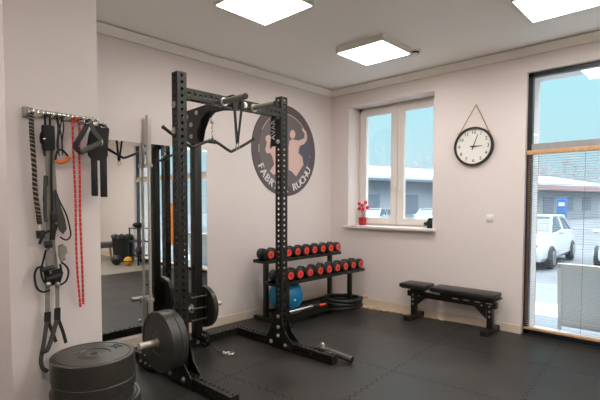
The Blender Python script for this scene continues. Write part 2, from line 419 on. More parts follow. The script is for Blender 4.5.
# ---------------------------------------------------------------- ceiling lamps
def lamp(cx_, cy_, label):
    r = thing('ceiling_panel_lamp', label, 'ceiling lamp', (cx_, cy_, H), 'square surface-mounted ceiling lamps')
    h = .276; zb = 2.92; mb = MB()
    for lo, hi in (((-h, -h), (h, -h+.012)), ((-h, h-.012), (h, h)), ((-h, -h+.012), (-h+.012, h-.012)), ((h-.012, -h+.012), (h, h-.012))):
        mb.box((cx_+lo[0], cy_+lo[1], zb), (cx_+hi[0], cy_+hi[1], H-.0005))
    part(mb, 'lamp_frame', 'lamp_frame', r, smooth=False)
    part(MB().box((cx_-h+.012, cy_-h+.012, zb+.002), (cx_+h-.012, cy_+h-.012, zb+.01)), 'diffuser', 'lamp', r, smooth=False)
names = {(0, 0): 'square white ceiling lamp above the power rack, nearest the logo wall', (1, 0): 'square white ceiling lamp near the smoke detector, right of the rack',
         (1, 1): 'square white ceiling lamp at the top right, above the street window side'}
for j, cy_ in enumerate((-1.428, -3.1, -4.9, -6.7)):
    for i, cx_ in enumerate((-2.66, -1.115, -4.9)):
        if i == 2 and j == 0: continue
        if i == 2 and j == 2: cx_, cy_ = -5.1, -3.3  # unseen extra lamp, added to brighten the front of the pillar
        if i == 2 and j == 1: cx_, cy_ = -5.7, -.85
        if i == 1 and j > 1: cx_ = -1.8
        lamp(cx_, cy_, names.get((i, j), 'ceiling lamp out of direct view, row %s from the logo wall, %s' % (('one', 'two', 'three', 'four')[j], ('above the rack line', 'nearest the street window', 'nearest the left wall')[i])))
r = thing('smoke_detector', 'small round white smoke detector with a black slot beside the ceiling lamp', 'smoke detector', (-.735, -1.685, H))
part(MB().lathe([(0, 0), (.062, 0), (.062, -.010), (.058, -.016), (0, -.02)], (-.735, -1.685, H), n=28), 'base', 'white', r)
part(MB().lathe([(0, -.018), (.046, -.018), (.046, -.036), (0, -.036)], (-.735, -1.685, H), n=28), 'sensor_slot', 'black', r)
part(MB().lathe([(0, -.036), (.052, -.036), (.044, -.050), (0, -.054)], (-.735, -1.685, H), n=28), 'cover', 'white', r)

# ---------------------------------------------------------------- mirror
r = thing('wall_mirror', 'tall frameless wall mirror behind the power rack', 'mirror', (-2.95, -.003, .12))
part(MB().box((-3.85, -.010, .115), (-2.195, -.004, 1.965)), 'mirror_glass', 'mirror', r, smooth=False)
part(MB().box((-3.85, -.004, .115), (-2.195, 0, 1.965)), 'backing', 'black', r, smooth=False)

# ---------------------------------------------------------------- logo disc
LC = Vector((-.955, 0, 2.058)); LR = .583
r = thing('wall_sign', 'large round grey gym sign with two pink athletes and white lettering', 'sign', (LC.x, 0, LC.z-LR))
part(MB().lathe([(0, -.0), (LR, 0), (LR, .012), (0, .012)], LC+Vector((0, -.012, 0)), 'y', n=72), 'disc', 'logo_outer', r)
part(MB().lathe([(0, 0), (LR*.80, 0), (LR*.80, .001), (0, .001)], LC+Vector((0, -.0128, 0)), 'y', n=72), 'inner_disc', 'logo_inner', r)
def lg(X_, Y_): return ((X_-174)/145*LR, (178-(Y_-.12*(X_-174)))/197*LR)
def poly_mb(pts, dep, y0): return MB().prism([lg(*q) for q in pts], LC+Vector((0, -y0, 0)), (1, 0, 0), (0, 0, 1), dep)
part(poly_mb([(228, 150), (262, 120), (290, 130), (296, 175), (288, 215), (262, 250), (252, 205)], .0008, .0140), 'slate_shape', 'logo_blue', r, smooth=False)
mb = MB(); ring = []
for a0, a1 in ((28, 152), (175, 187), (-7, 16)):
    n_ = 26
    o_ = [(LR*.815*math.cos(math.radians(a0+(a1-a0)*i/n_)), LR*.815*math.sin(math.radians(a0+(a1-a0)*i/n_))) for i in range(n_+1)]
    i_ = [(LR*.80*math.cos(math.radians(a0+(a1-a0)*i/n_)), LR*.80*math.sin(math.radians(a0+(a1-a0)*i/n_))) for i in range(n_+1)]
    mb.prism(o_+i_[::-1], LC+Vector((0, -.0130, 0)), (1, 0, 0), (0, 0, 1), .0008)
part(mb, 'ring_line', 'logo_pink', r, smooth=False)
el = lambda cx_, cy_, rx, ry, n_=16: [(cx_+rx*math.cos(2*PI*i/n_), cy_+ry*math.sin(2*PI*i/n_)) for i in range(n_)]
mb = MB()
for pg in (el(97, 127, 13, 15), [(90, 138), (83, 176), (90, 188), (108, 186), (118, 170), (100, 168), (104, 140)],
           [(104, 186), (112, 162), (128, 152), (160, 150), (172, 170), (170, 262), (150, 276), (116, 278), (102, 262), (122, 235), (112, 200)], el(142, 135, 14, 17)):
    mb.prism([lg(*q) for q in pg], LC+Vector((0, -.0145, 0)), (1, 0, 0), (0, 0, 1), .001)
part(mb, 'athlete_figure', 'logo_pink', r, 'pink silhouette raising a dumbbell', smooth=False)
mb = MB()
for pg in (el(205, 106, 13, 19), [(190, 134), (205, 128), (232, 133), (252, 126), (262, 122), (264, 102), (250, 84), (254, 76), (272, 92), (276, 128), (262, 148), (240, 156), (232, 188), (252, 206), (258, 240), (222, 292), (200, 268), (186, 262), (186, 160)]):
    mb.prism([lg(*q) for q in pg], LC+Vector((0, -.0145, 0)), (1, 0, 0), (0, 0, 1), .001)
part(mb, 'athlete_figure', 'logo_pink', r, 'pink silhouette flexing a raised arm', smooth=False)
mb = MB(); txt = 'FABRYKA RUCHU'
for i, ch in enumerate(txt):
    a = math.radians(207 + (331-207)*i/(len(txt)-1)); rad = LR*.845
    if ch == ' ': continue
    pm = Matrix.Translation(LC+Vector((rad*math.cos(a), -.0140, rad*math.sin(a)))) @ Matrix.Rotation(-(a+PI/2), 4, 'Y') @ Matrix.Rotation(PI/2, 4, 'X')
    text_mb(ch, .138, pm, .003, mb)
    for dx_ in (.004, -.004):
        text_mb(ch, .138, Matrix.Translation((dx_*math.cos(a+PI/2), .0, dx_*math.sin(a+PI/2))) @ pm, .0028, mb)
part(mb, 'lettering', 'logo_white', r, 'white lettering reading FABRYKA RUCHU', smooth=False)

# ---------------------------------------------------------------- clock
CC = Vector((0, -2.035, 2.02)); CR = .215
r = thing('wall_clock', 'round white clock with black rim hung on a rope, right of the window', 'clock', (0, CC.y, CC.z-CR))
part(MB().lathe([(CR-.022, -.03), (CR-.02, -.045), (CR-.004, -.045), (CR, -.04), (CR, 0), (CR-.022, 0), (CR-.022, -.03)], CC, 'x', n=64), 'rim', 'clock_rim', r)
part(MB().lathe([(0, -.02), (CR-.02, -.02), (CR-.02, -.002), (0, -.002)], CC, 'x', n=64), 'dial', 'clock_face', r)
basis = Matrix(((0, 0, -1), (-1, 0, 0), (0, 1, 0))).to_4x4()      # text plane facing -x, text right = -y, up = z
def dialpt(a, rad, off=-.0215): return CC+Vector((off, -rad*math.sin(a), rad*math.cos(a)))
for h in range(1, 13):
    part(text_mb(str(h), .054, Matrix.Translation(dialpt(h*PI/6, CR*.74)) @ basis, .002), 'numeral', 'letter_dark', r, smooth=False)
def hand(a, L, tail, wd, off):
    mb = MB(); d = Vector((0, -math.sin(a), math.cos(a))); n_ = Vector((0, math.cos(a), math.sin(a)))
    P = [CC+Vector((off, 0, 0))+d*x+n_*y for x, y in ((-tail, -wd), (L, -wd*.5), (L, wd*.5), (-tail, wd))]
    A = [mb.bm.verts.new(q) for q in P]; B = [mb.bm.verts.new(q+Vector((-.002, 0, 0))) for q in P]
    mb.bm.faces.new(A); mb.bm.faces.new(B[::-1])
    for i in range(4): mb.bm.faces.new((A[i], A[(i+1) % 4], B[(i+1) % 4], B[i]))
    return mb
part(hand(math.radians(20), .14, .04, .0055, -.026), 'minute_hand', 'clock_rim', r, smooth=False)
part(hand(math.radians(91), .095, .035, .007, -.030), 'hour_hand', 'clock_rim', r, smooth=False)
part(MB().cyl(CC+Vector((-.022, 0, 0)), CC+Vector((-.034, 0, 0)), .008, n=12), 'hub', 'clock_rim', r)
nail = Vector((-.02, -2.055, 2.478))
mb = MB()
for sgn in (-1, 1):
    aa = math.radians(48)*sgn
    mb.tube(smoothpath([nail, (nail+dialpt(aa, CR+.004, -.02))/2+Vector((0, -.006*sgn, -.004)), dialpt(aa, CR+.006, -.02)], 5), .005, 6)
    mb.ball(dialpt(aa, CR+.008, -.022), .012, n=10)
part(mb, 'hanging_rope', 'jute', r)
part(MB().cyl((0, nail.y, nail.z), (-.03, nail.y, nail.z), .005, n=8), 'nail', 'zinc', r)
# wall switch
r = thing('light_switch', 'small white rocker switch on the wall between clock and bench', 'light switch', (0, -2.225, 1.18))
part(MB().box((-.010, -2.265, 1.182), (0, -2.185, 1.262), bev=.004), 'cover_plate', 'white', r)
part(MB().box((-.015, -2.252, 1.195), (-.010, -2.198, 1.249), bev=.002), 'rocker', 'white', r)

# ---------------------------------------------------------------- pot plant and black pot on the sill
PX, PY, PZ = .11, -.475, 1.0755
r = thing('flower_pot', 'small red pot of pink flowers on the window sill', 'potted plant', (PX, PY, PZ))
part(MB().lathe([(0, 0), (.036, 0), (.041, .01), (.045, .085), (.045, .095), (.040, .095), (.038, .075), (0, .075)], (PX, PY, PZ), n=28), 'pot', 'red_pot', r)
mb = MB()
for dx_, dy_, h_ in ((0, 0, .165), (.02, .055, .125), (-.01, -.075, .14), (.02, -.03, .20), (-.02, .028, .185), (-.03, -.03, .12)):
    top = Vector((PX+dx_, PY+dy_, PZ+.075+h_))
    mb.tube(smoothpath([(PX+dx_*.3, PY+dy_*.3, PZ+.07), (PX+dx_*.5, PY+dy_*.4, PZ+.07+h_*.6), top], 4), .003, 6)
    mp_ = MB()
    for k in range(6):
        a = k*PI/3
        mp_.ball(top+Vector((-.008, .014*math.cos(a), .014*math.sin(a))), .011, (.45, 1, 1), n=8)
    mp_.ball(top+Vector((-.014, 0, 0)), .008, n=8)
    part(mp_, 'flower', 'pink', r)
part(mb, 'stems', 'stem', r)
r.scale = (1.22, 1.22, 1.15)
BX, BY = .10, -1.478
r = thing('black_jar', 'small black pot with a round knob at the right end of the window sill', 'jar', (BX, BY, PZ))
part(MB().lathe([(0, 0), (.03, 0), (.034, .01), (.034, .075), (.028, .088), (.0, .09)], (BX, BY, PZ), n=24), 'body', 'black', r)
part(MB().lathe([(0, .09), (.024, .09), (.026, .1), (.02, .108), (0, .11)], (BX, BY, PZ), n=24), 'lid', 'black', r)
part(MB().ball((BX-.022, BY+.042, PZ+.045), .022, n=14), 'knob', 'black', r)
r.scale = (1.15, 1.15, 1.15)

# ---------------------------------------------------------------- power rack
XL0, XL1, XR0, XR1 = -3.225, -3.145, -2.120, -2.040
YF, YB = -1.085, -1.005           # front and back of the uprights
R = thing('power_rack', 'tall black perforated steel half rack with a cable tower in front of the mirror', 'power rack', (-2.64, -.9, 0))
def bolt(p, d, rad=.02, nm='bolt'):
    p, d = Vector(p), Vector(d)
    mb = MB().cyl(p, p+d*.004, rad, n=16).cyl(p+d*.004, p+d*.016, rad*.62, n=6)
    return part(mb, nm, 'zinc', R, 'zinc plated bolt')
ups = []
for a, b_ in ((XL0, XL1), (XR0, XR1)):
    u = part(MB().perf((a, YF, .08), (b_, YB, 2.375), 'z'), 'upright', 'black_metal', R, smooth=False); ups.append(u)
    part(MB().box((a+.004, YF+.004, 2.37), (b_-.004, YB-.004, 2.376)), 'end_cap', 'black', u, smooth=False)
for a, b_ in ((XL0, XL1), (XR0, XR1)):
    fo = part(MB().perf((a, -1.69, .002), (b_, -.36, .080), 'y'), 'foot_tube', 'black_metal', R, smooth=False)
    part(MB().box((a+.003, -1.692, .005), (b_-.003, -1.684, .077)), 'end_cap', 'black', fo, smooth=False); part(MB().box((a+.003, -.368, .005), (b_-.003, -.3595, .077)), 'end_cap', 'black', fo, smooth=False)
    for sx_, xx in ((-1, a-.006), (1, b_)):       # triangular gussets either side of the upright foot
        g = MB().prism([(-1.24, .015), (-.88, .015), (-.88, .075), (-1.0, .30), (-1.01, .35), (-1.085, .35), (-1.10, .27), (-1.135, .17), (-1.24, .078)], (xx, 0, 0), (0, 1, 0), (0, 0, 1), .006)
        part(g, 'gusset_plate', 'black_metal', R, smooth=False)
    for (yy, zz_) in ((-1.045, .31), (-1.045, .205), (-1.045, .125), (-.95, .05), (-1.14, .05)):
        bolt((a-.006, yy, zz_), (-1, 0, 0), .021)
part(MB().perf((XL1, -1.08, 2.185), (XR0, -1.01, 2.265), 'x'), 'crossbeam', 'black_metal', R, smooth=False)
rear = part(MB().perf((XL1, -.440, .002), (XR0, -.362, .080), 'x'), 'rear_tube', 'black_metal', R, smooth=False)
bolt((-2.09-.04, -.40, .04), (-1, 0, 0)); bolt((-2.62, -.44, .04), (0, -1, 0)); bolt((-2.13+.11, -.36, .04), (1, 0, 0), .014)
# left foot rear bracket with slots
part(MB().box((-3.262, -.74, .002), (-3.236, -.50, .17), bev=.002), 'rear_bracket', 'black_metal', R)
for yy in (-.54, -.62, -.70):
    for z_ in (.05, .12): bolt((-3.262, yy, z_), (-1, 0, 0), .012)
# beam end plates and name plates
for z_ in (2.13, 1.935): bolt((XL0, -1.035, z_), (-1, 0, 0), .026)
for xx, sg in ((XR0-.006, -1),):
    g = part(MB().box((xx, -1.082, 1.92), (xx+.006, -.945, 2.24), bev=.002), 'name_plate', 'black', R, smooth=False)
    pm = Matrix.Translation((xx-.0012, -.985, 2.075)) @ Matrix(((0, 0, -1), (-1, 0, 0), (0, 1, 0))).to_4x4() @ Matrix.Rotation(PI/2, 4, 'Z')
    if xx > -2.5: part(text_mb('AVAR', .075, pm, .002), 'lettering', 'letter_white', g, smooth=False)
    for z_ in (2.19, 1.96): bolt((xx, -1.045, z_), (-1, 0, 0), .022)
# pull-up grips on the beam, pointing forward
for gx in (-2.79, -2.462):
    h = part(MB().cyl((gx, -1.09, 2.215), (gx, -1.355, 2.215), .024, n=20), 'pull_up_grip', 'grip', R)
    part(MB().cyl((gx, -1.080, 2.215), (gx, -1.094, 2.215), .034, n=20), 'flange', 'zinc', h)
    part(MB().cyl((gx, -1.353, 2.215), (gx, -1.362, 2.215), .0235, n=20), 'end_plug', 'black', h)
bolt((-2.56, -1.080, 2.225), (0, -1, 0), .025)
part(MB().box((-2.69, -1.087, 2.18), (-2.60, -1.081, 2.27)).box((-2.69, -1.087, 2.266), (-2.60, -1.0, 2.272)), 'beam_clamp', 'black_metal', R, smooth=False)
# cable tower: column, arched arm, trolley with storage pegs
CXc, CYc = -2.60, -.40
part(MB().box((CXc-.04, CYc-.04, .002+.078), (CXc+.04, CYc+.04, 2.16), bev=.003), 'column', 'black_metal', R)
mb = MB()
arm = [(-.24, 2.03), (-.24, 2.20), (-.33, 2.27), (-1.01, 2.30), (-1.01, 2.185), (-.92, 2.20), (-.78, 2.222), (-.66, 2.222), (-.57, 2.18), (-.50, 2.08), (-.46, 1.96), (-.36, 1.96)]
for xx in (CXc-.047, CXc+.041):
    mb.prism(arm[::-1], (xx, 0, 0), (0, 1, 0), (0, 0, 1), .006)
part(mb, 'arched_arm', 'black_metal', R, smooth=False)
for yy, z_ in ((-.40, 2.13), (-.40, 2.02), (-.49, 2.23), (-.33, 2.21)): bolt((CXc-.047, yy, z_), (-1, 0, 0), .022)
def pulley(c, rad, nm='pulley'):
    return part(MB().lathe([(.0, -.012), (rad, -.012), (rad, -.008), (rad*.86, -.003), (rad*.86, .003), (rad, .008), (rad, .012), (0, .012)], c, 'x', n=28), nm, 'black', R)
pulley((CXc, -.62, 2.22), .045); pulley((CXc, -.36, 2.22), .045)
p_ = pulley((CXc+.0, -.53, .085), .074)
mb = MB()
for k in range(6):
    a = k*PI/3; mb.cyl((CXc-.016, -.53+.046*math.cos(a), .085+.046*math.sin(a)), (CXc+.016, -.53+.046*math.cos(a), .085+.046*math.sin(a)), .013, n=8)
part(mb, 'pulley_spokes', 'grip', p_)
part(MB().box((CXc-.028, -.56, .07), (CXc-.016, -.44, .10), bev=.003), 'pulley_fork', 'black_metal', R)
tro = part(MB().box((CXc-.06, CYc-.062, .24), (CXc-.048, CYc+.062, .52), bev=.002).box((CXc+.048, CYc-.062, .24), (CXc+.06, CYc+.062, .52), bev=.002), 'trolley', 'black_metal', R)
for z_ in (.27, .38, .49):
    part(MB().cyl((CXc-.11, CYc-.075, z_), (CXc+.062, CYc-.075, z_), .008, n=12).cyl((CXc-.118, CYc-.075, z_), (CXc-.104, CYc-.075, z_), .014, n=6), 'roller_axle', 'dark_steel', tro)
for sg in (-1, 1):
    part(MB().cyl((CXc+sg*.06, CYc, .368), (CXc+sg*.285, CYc, .368), .024, n=20).cyl((CXc+sg*.06, CYc, .368), (CXc+sg*.0615, CYc, .368), .045, n=20), 'weight_peg', 'satin_steel', tro)
part(MB().cyl((XL0, -1.045, .352), (-3.54, -1.045, .352), .0255, n=20).cyl((XL0-.001, -1.045, .352), (XL0-.010, -1.045, .352), .045, n=20), 'weight_peg', 'satin_steel', R, 'chrome weight peg carrying two thick plates')
cab = MB()
cab.tube([(CXc, -.663, 2.22), (CXc, -.665, 2.13)], .003, 6)
cab.tube(smoothpath([(CXc, -.663, 2.22), (CXc, -.62, 2.267), (CXc, -.55, 2.267), (CXc, -.36, 2.267), (CXc, -.312, 2.22), (CXc, -.31, 2.1)], 4), .003, 6)
cab.tube([(CXc, -.31, 2.1), (CXc, -.31, .1)], .003, 6)
part(cab, 'steel_cable', 'black', R)
lc = [(CXc, -.59, .07), (CXc+.01, -.68, .012), (CXc+.02, -.75, .006), (-2.575, -.80, .008)]
lcab = part(MB().tube(smoothpath(lc, 5), .004, 6), 'low_cable', 'black', R)
part(MB().tube(smoothpath([(-2.60, -.80, .012), (-2.55, -.815, .012), (-2.52, -.86, .012), (-2.54, -.885, .012), (-2.58, -.86, .012)], 5, True), .006, 6, True).ball((-2.585, -.80, .014), .016, n=10), 'carabiner', 'chrome', lcab, 'shiny carabiner lying on the mat')
# chain and lat bar (hang from the cable)
r = thing('lat_pulldown_bar', 'bent black pulldown bar hanging by a chain from the rack cable', 'pulldown bar', (CXc, -.665, 1.94))
mb = MB()
for k in range(6):
    zc = 2.105-k*.024
    ring = [(CXc+(.009*math.cos(a) if k % 2 else 0), -.665+(0 if k % 2 else .009*math.cos(a)), zc+.016*math.sin(a)) for a in [i*PI/5 for i in range(10)]]
    mb.tube(ring, .0032, 6, True)
part(mb, 'chain', 'chrome', r)
part(MB().lathe([(0, .03), (.012, .028), (.02, .0), (.018, -.02), (0, -.028)], (CXc, -.665, 2.135), n=14), 'cable_ball', 'zinc', r)
zb = 1.945
bar = smoothpath([(CXc-.50, -.665, zb+.075), (CXc-.47, -.665, zb+.058), (CXc-.40, -.665, zb+.018), (CXc-.25, -.665, zb-.055), (CXc-.20, -.665, zb-.062), (CXc-.06, -.665, zb+.0), (CXc, -.665, zb+.006),
                  (CXc+.06, -.665, zb), (CXc+.20, -.665, zb-.062), (CXc+.25, -.665, zb-.055), (CXc+.40, -.665, zb+.018), (CXc+.47, -.665, zb+.058), (CXc+.50, -.665, zb+.075)], 4)
part(MB().tube(bar, .014, 12), 'bent_bar', 'black_metal', r)
part(MB().cyl((CXc-.035, -.665, zb+.006), (CXc+.035, -.665, zb+.006), .02, n=14).box((CXc-.006, -.677, zb+.012), (CXc+.006, -.653, zb+.04)), 'swivel', 'black_metal', r)
for sg in (-1, 1):
    part(MB().cyl(bar[0] if sg < 0 else bar[-1], (bar[0] if sg < 0 else bar[-1])+Vector((sg*.008, 0, .004)), .017, n=12), 'end_cap', 'black', r)
# V shaped strap over the beam
r = thing('hanging_strap', 'black V-shaped strap looped over the rack crossbeam', 'strap', (-2.6, -1.08, 1.9))
vx = -2.60
P = at(237.5, 144, 'y', -1.105); vx = P.x; pz = P.z
a1 = at(234, 108, 'y', -1.105); a2 = at(242.5, 109, 'y', -1.105)
mb = MB(); mb.strap([(a1.x, -1.105, 2.24), (vx-.008, -1.105, pz+.05), (vx-.004, -1.105, pz)], .026, .005)
mb.strap([(a2.x, -1.105, 2.24), (vx+.008, -1.105, pz+.05), (vx+.004, -1.105, pz)], .022, .005)
part(mb, 'webbing_loop', 'web_black', r)
for a_ in (a1, a2): part(MB().box((a_.x-.014, -1.110, 2.17), (a_.x+.014, -1.094, 2.282)).box((a_.x-.014, -1.110, 2.276), (a_.x+.014, -1.0, 2.282)), 'beam_wrap', 'web_black', r)
part(MB().tube(smoothpath([(vx, -1.105, pz+.01), (vx-.016, -1.105, pz-.02), (vx-.012, -1.105, pz-.045), (vx+.012, -1.105, pz-.045), (vx+.016, -1.105, pz-.02)], 4, True), .004, 6, True), 'steel_ring', 'grip', r)

# ---------------------------------------------------------------- weight plates
def plate(t, label, group, Rr=.225, bore=.026, mt='plate_rubber', face='plate_face'):
    """bumper plate centred on the origin, axis z, thickness t"""
    r = thing('weight_plate', label, 'weight plate', (0, 0, 0), group); h = t/2; c = .008
    prof = [(.036, -h+.004), (.085, -h+.004), (.09, -h+.006), (.096, -h+.001), (Rr-.028, -h+.001), (Rr-.026, -h+.005), (Rr-.021, -h+.005), (Rr-.019, -h+.001), (Rr-c*.5, -h), (Rr, -h+c*.5),
            (Rr, h-c*.5), (Rr-c*.5, h), (Rr-.019, h-.001), (Rr-.021, h-.005), (Rr-.026, h-.005), (Rr-.028, h-.001), (.096, h-.001), (.09, h-.006), (.085, h-.004), (.036, h-.004), (.036, -h+.004)]
    part(MB().lathe(prof, (0, 0, 0), 'z', n=72), 'rubber_disc', mt, r)
    part(MB().lathe([(bore, -h+.002), (.036, -h+.002), (.036, h-.002), (bore, h-.002), (bore, -h+.002)], (0, 0, 0), 'z', n=36), 'steel_hub', 'grip', r)
    return r
SG = 'stacked bumper plates by the pillar'
scx, scy, top = -4.025, -1.440, .521
layers = [(.130, 0, 0, 'thick black bumper plate marked 25 on top of the stack by the pillar'), (.058, .004, -.004, 'thinner black bumper plate second from the top of the stack'),
          (.060, -.004, .004, 'thin black bumper plate third from the top of the stack'), (.09, .035, -.010, 'black bumper plate fourth from the top, shifted out to the right'),
          (.085, .0, -.005, 'black bumper plate lying second from the bottom of the stack'), (.0925, .008, -.004, 'black bumper plate at the very bottom of the stack, on the mat')]
for i, (t_, ox, oy, lb) in enumerate(layers):
    p_ = plate(t_, lb, SG); p_.location = (scx+ox, scy+oy, top-t_/2)
    if i == 0:
        d_ = Vector((scx, scy, 0)); q = at(118.5, 345.5, 'z', .52)-d_
        rr_ = Vector((q.x, q.y, 0)); ang = math.atan2(rr_.y, rr_.x)
        o2 = part(text_mb('25', .075, Matrix.Translation((.155*math.cos(ang), .155*math.sin(ang), t_/2-.0008)) @ Matrix.Rotation(ang+PI*.5, 4, 'Z'), .002), 'number', 'letter_dark', p_, smooth=False)
        o2.matrix_parent_inverse = Matrix.Identity(4)
        for a_ in (PI*.9, PI*1.5): pass
    top -= t_+.0005
PG = 'bumper plates loaded on the rack'
def axis_plate(t, x, y, z, label, Rr=.225):
    p_ = plate(t, label, PG, Rr); p_.rotation_euler = (0, PI/2, 0); p_.location = (x, y, z); return p_
axis_plate(.055, -3.292, -1.045, .352, 'thin black bumper plate against the left upright, behind the thick one')
axis_plate(.078, -3.359, -1.045, .352, 'thick black bumper plate on the left weight peg, nearest the stack')
axis_plate(.050, -2.513, -.40, .368, 'single thick black plate on the right peg of the cable tower', .203)
# barbell leaning on the mirror wall
bx = -2.915; by = -.075
r = thing('barbell', 'silver olympic barbell standing upright against the mirror', 'barbell', (bx, by, 0))
part(MB().cyl((bx, by, .42), (bx, by, 1.75), .0142, n=20), 'shaft', 'satin_steel', r)
for z0_, z1_, nm in ((.002, .43, 'lower'), (1.76, 2.225, 'upper')):
    part(MB().cyl((bx, by, z0_), (bx, by, z1_), .025, n=24), 'sleeve', 'satin_steel', r)
part(MB().cyl((bx, by, 1.735), (bx, by, 1.762), .036, n=24), 'collar', 'satin_steel', r); part(MB().cyl((bx, by, .428), (bx, by, .455), .036, n=24), 'collar', 'satin_steel', r)
# landmine sleeve on the end of the right foot
r = thing('landmine_attachment', 'grey landmine pivot sleeve lying beside the end of the right rack foot', 'landmine attachment', (-2.03, -1.6, 0))
part(MB().cyl((-2.00, -1.50, .070), (-1.962, -1.785, .034), .030, n=24), 'sleeve', 'dark_steel', r)
part(MB().cyl((-1.9618, -1.7865, .0338), (-1.9615, -1.789, .0335), .026, n=24), 'sleeve_mouth', 'black', r)
part(MB().box((-2.055, -1.56, .082), (-1.985, -1.44, .09), bev=.002).box((-2.045, -1.54, .002), (-2.035, -1.44, .085), bev=.002), 'bracket', 'dark_steel', r)
part(MB().cyl((-2.015, -1.50, .088), (-2.015, -1.50, .118), .022, n=12).ball((-2.015, -1.50, .118), .018, n=12), 'pivot_bolt', 'zinc', r)

# ---------------------------------------------------------------- dumbbell rack
R2 = thing('dumbbell_rack', 'two-tier black dumbbell rack along the logo wall near the corner', 'dumbbell rack', (-.95, -.4, 0))
uz, lz = .714, .499
for xx in (-1.535, -.34):
    part(MB().box((xx-.025, -.275, .04), (xx+.025, -.225, uz-.01), bev=.003), 'rear_post', 'black_metal', R2)
    part(MB().box((xx-.025, -.61, .04), (xx+.025, -.56, lz-.01), bev=.003), 'front_post', 'black_metal', R2)
    part(MB().box((xx-.025, -.66, .002), (xx+.025, -.06, .042), bev=.003), 'foot', 'black_metal', R2)
def shelf(x0, x1, y0, y1, z):
    mb = MB().box((x0, y0, z-.02), (x1, y0+.03, z+.018), bev=.002).box((x0, y1-.03, z-.02), (x1, y1, z+.018), bev=.002)
    mb.box((x0, y0+.03, z-.02), (x0+.02, y1-.03, z+.005)).box((x1-.02, y0+.03, z-.02), (x1, y1-.03, z+.005)).box((x0, y0+.03, z-.02), (x1, y1-.03, z-.014))
    part(mb, 'shelf', 'black_metal', R2, smooth=False)
shelf(-1.66, -.26, -.385, -.165, uz); shelf(-1.74, -.10, -.655, -.435, lz)
part(MB().box((-1.51, -.27, .09), (-.365, -.23, .13)), 'bottom_rail', 'black_metal', R2, smooth=False)
part(MB().box((-1.51, -.60, .055), (-.365, -.57, .125)), 'bottom_rail', 'black_metal', R2, smooth=False)
part(MB().box((-1.51, -.57, .098), (-.365, -.27, .104)), 'bottom_shelf', 'black', R2, smooth=False)
def dumbbell():
    r = thing('dumbbell', '', 'dumbbell', (0, 0, 0))
    part(MB().cyl((0, -.04, 0), (0, .04, 0), .016, n=14), 'handle', 'chrome', r)
    for sg in (-1, 1):
        pr_ = [(0, .028), (.056, .028), (.065, .036), (.065, .08), (.060, .088), (.050, .092), (0, .092)]
        h = part(MB().lathe([(a, b_*sg) for a, b_ in pr_], (0, 0, 0), 'y', n=24), 'head', 'rubber', r)
        c = part(MB().lathe([(0, .092*sg), (.044, .092*sg), (.042, .0955*sg), (0, .0955*sg)], (0, 0, 0), 'y', n=24), 'end_cap', 'red_cap', h, 'orange end cap')
    part(MB().lathe([(.010, -.0957), (.016, -.0957), (.016, -.0965), (.010, -.0965), (.010, -.0957)], (0, 0, 0), 'y', n=18), 'centre_mark', 'letter_dark', r)
    return r
D0 = dumbbell(); first = True
ordw = ['first', 'second', 'third', 'fourth', 'fifth', 'sixth', 'seventh', 'eighth', 'ninth', 'tenth']
for row, us, yf, zc in (('upper', [271, 280, 289, 298, 306.7, 314.8, 323.2, 331, 338.3], -.395, uz+.083), ('lower', [283.8, 291, 300.6, 310.5, 320.6, 329.4, 337.9, 346, 353.8, 360.9], -.66, lz+.083)):
    for k, u in enumerate(us):
        d = D0 if first else copy_tree(D0); first = False
        p_ = at(u, 254, 'y', yf); d.location = (p_.x, yf+.092, zc)
        s_ = .80+.02*k if row == 'upper' else .97+.006*k
        s_ = 1.0; d['label'] = 'orange-capped dumbbell, %s from the left on the %s rack tier' % (ordw[k], row)
        d['group'] = 'dumbbells on the %s tier' % row
# ball, bars and rope on the bottom of the rack
bc = (-1.36, -.41, .306)
r = thing('exercise_ball', 'blue exercise ball inside the dumbbell rack under the lower tier', 'exercise ball', (bc[0], bc[1], .1))
mb = MB().ball(bc, .20, n=40); part(mb, 'ball', 'blue_ball', r)
part(MB().cyl((bc[0]-.06, bc[1]-.196, bc[2]-.02), (bc[0]-.062, bc[1]-.203, bc[2]-.02), .012, n=12), 'valve', 'white', r)
tag(MB().cyl((-1.50, -.585, .1505), (-1.10, -.585, .1505), .0245, n=18).build('chrome_tube', 'chrome'), 'short chrome tube lying on the bottom of the dumbbell rack by the ball', 'tube')
r = thing('weighted_bar', 'long thin black bar with a red band lying along the bottom of the dumbbell rack', 'bar', (-.85, -.585, .1))
part(MB().cyl((-1.06, -.585, .1415), (-.81, -.585, .1415), .0155, n=16), 'bar', 'black', r); part(MB().cyl((-.96, -.585, .1415), (-.84, -.585, .1415), .0165, n=16), 'band', 'red_cap', r, 'red band')
pts = []
nturn = 5.9; N_ = 150
for i in range(N_):
    a = i/N_*nturn*2*PI; rad = .216+.008*math.sin(a*.37)+.006*math.sin(i*.31)
    pts.append((-.53+rad*1.15*math.cos(a), -.615+rad*math.sin(a), .066+.12*(i/N_)+.012*math.sin(a*1.5+1)))
r = thing('battle_rope', 'thick black battle rope coiled on the mat at the right foot of the dumbbell rack', 'rope', (-.36, -.63, 0))
part(MB().tube(pts, .021, 10), 'coil', 'black', r); part(MB().cyl(Vector(pts[-1]), Vector(pts[-1])+Vector((.05, -.05, .01)), .023, n=12), 'taped_end', 'wood', r, 'tan taped rope end')

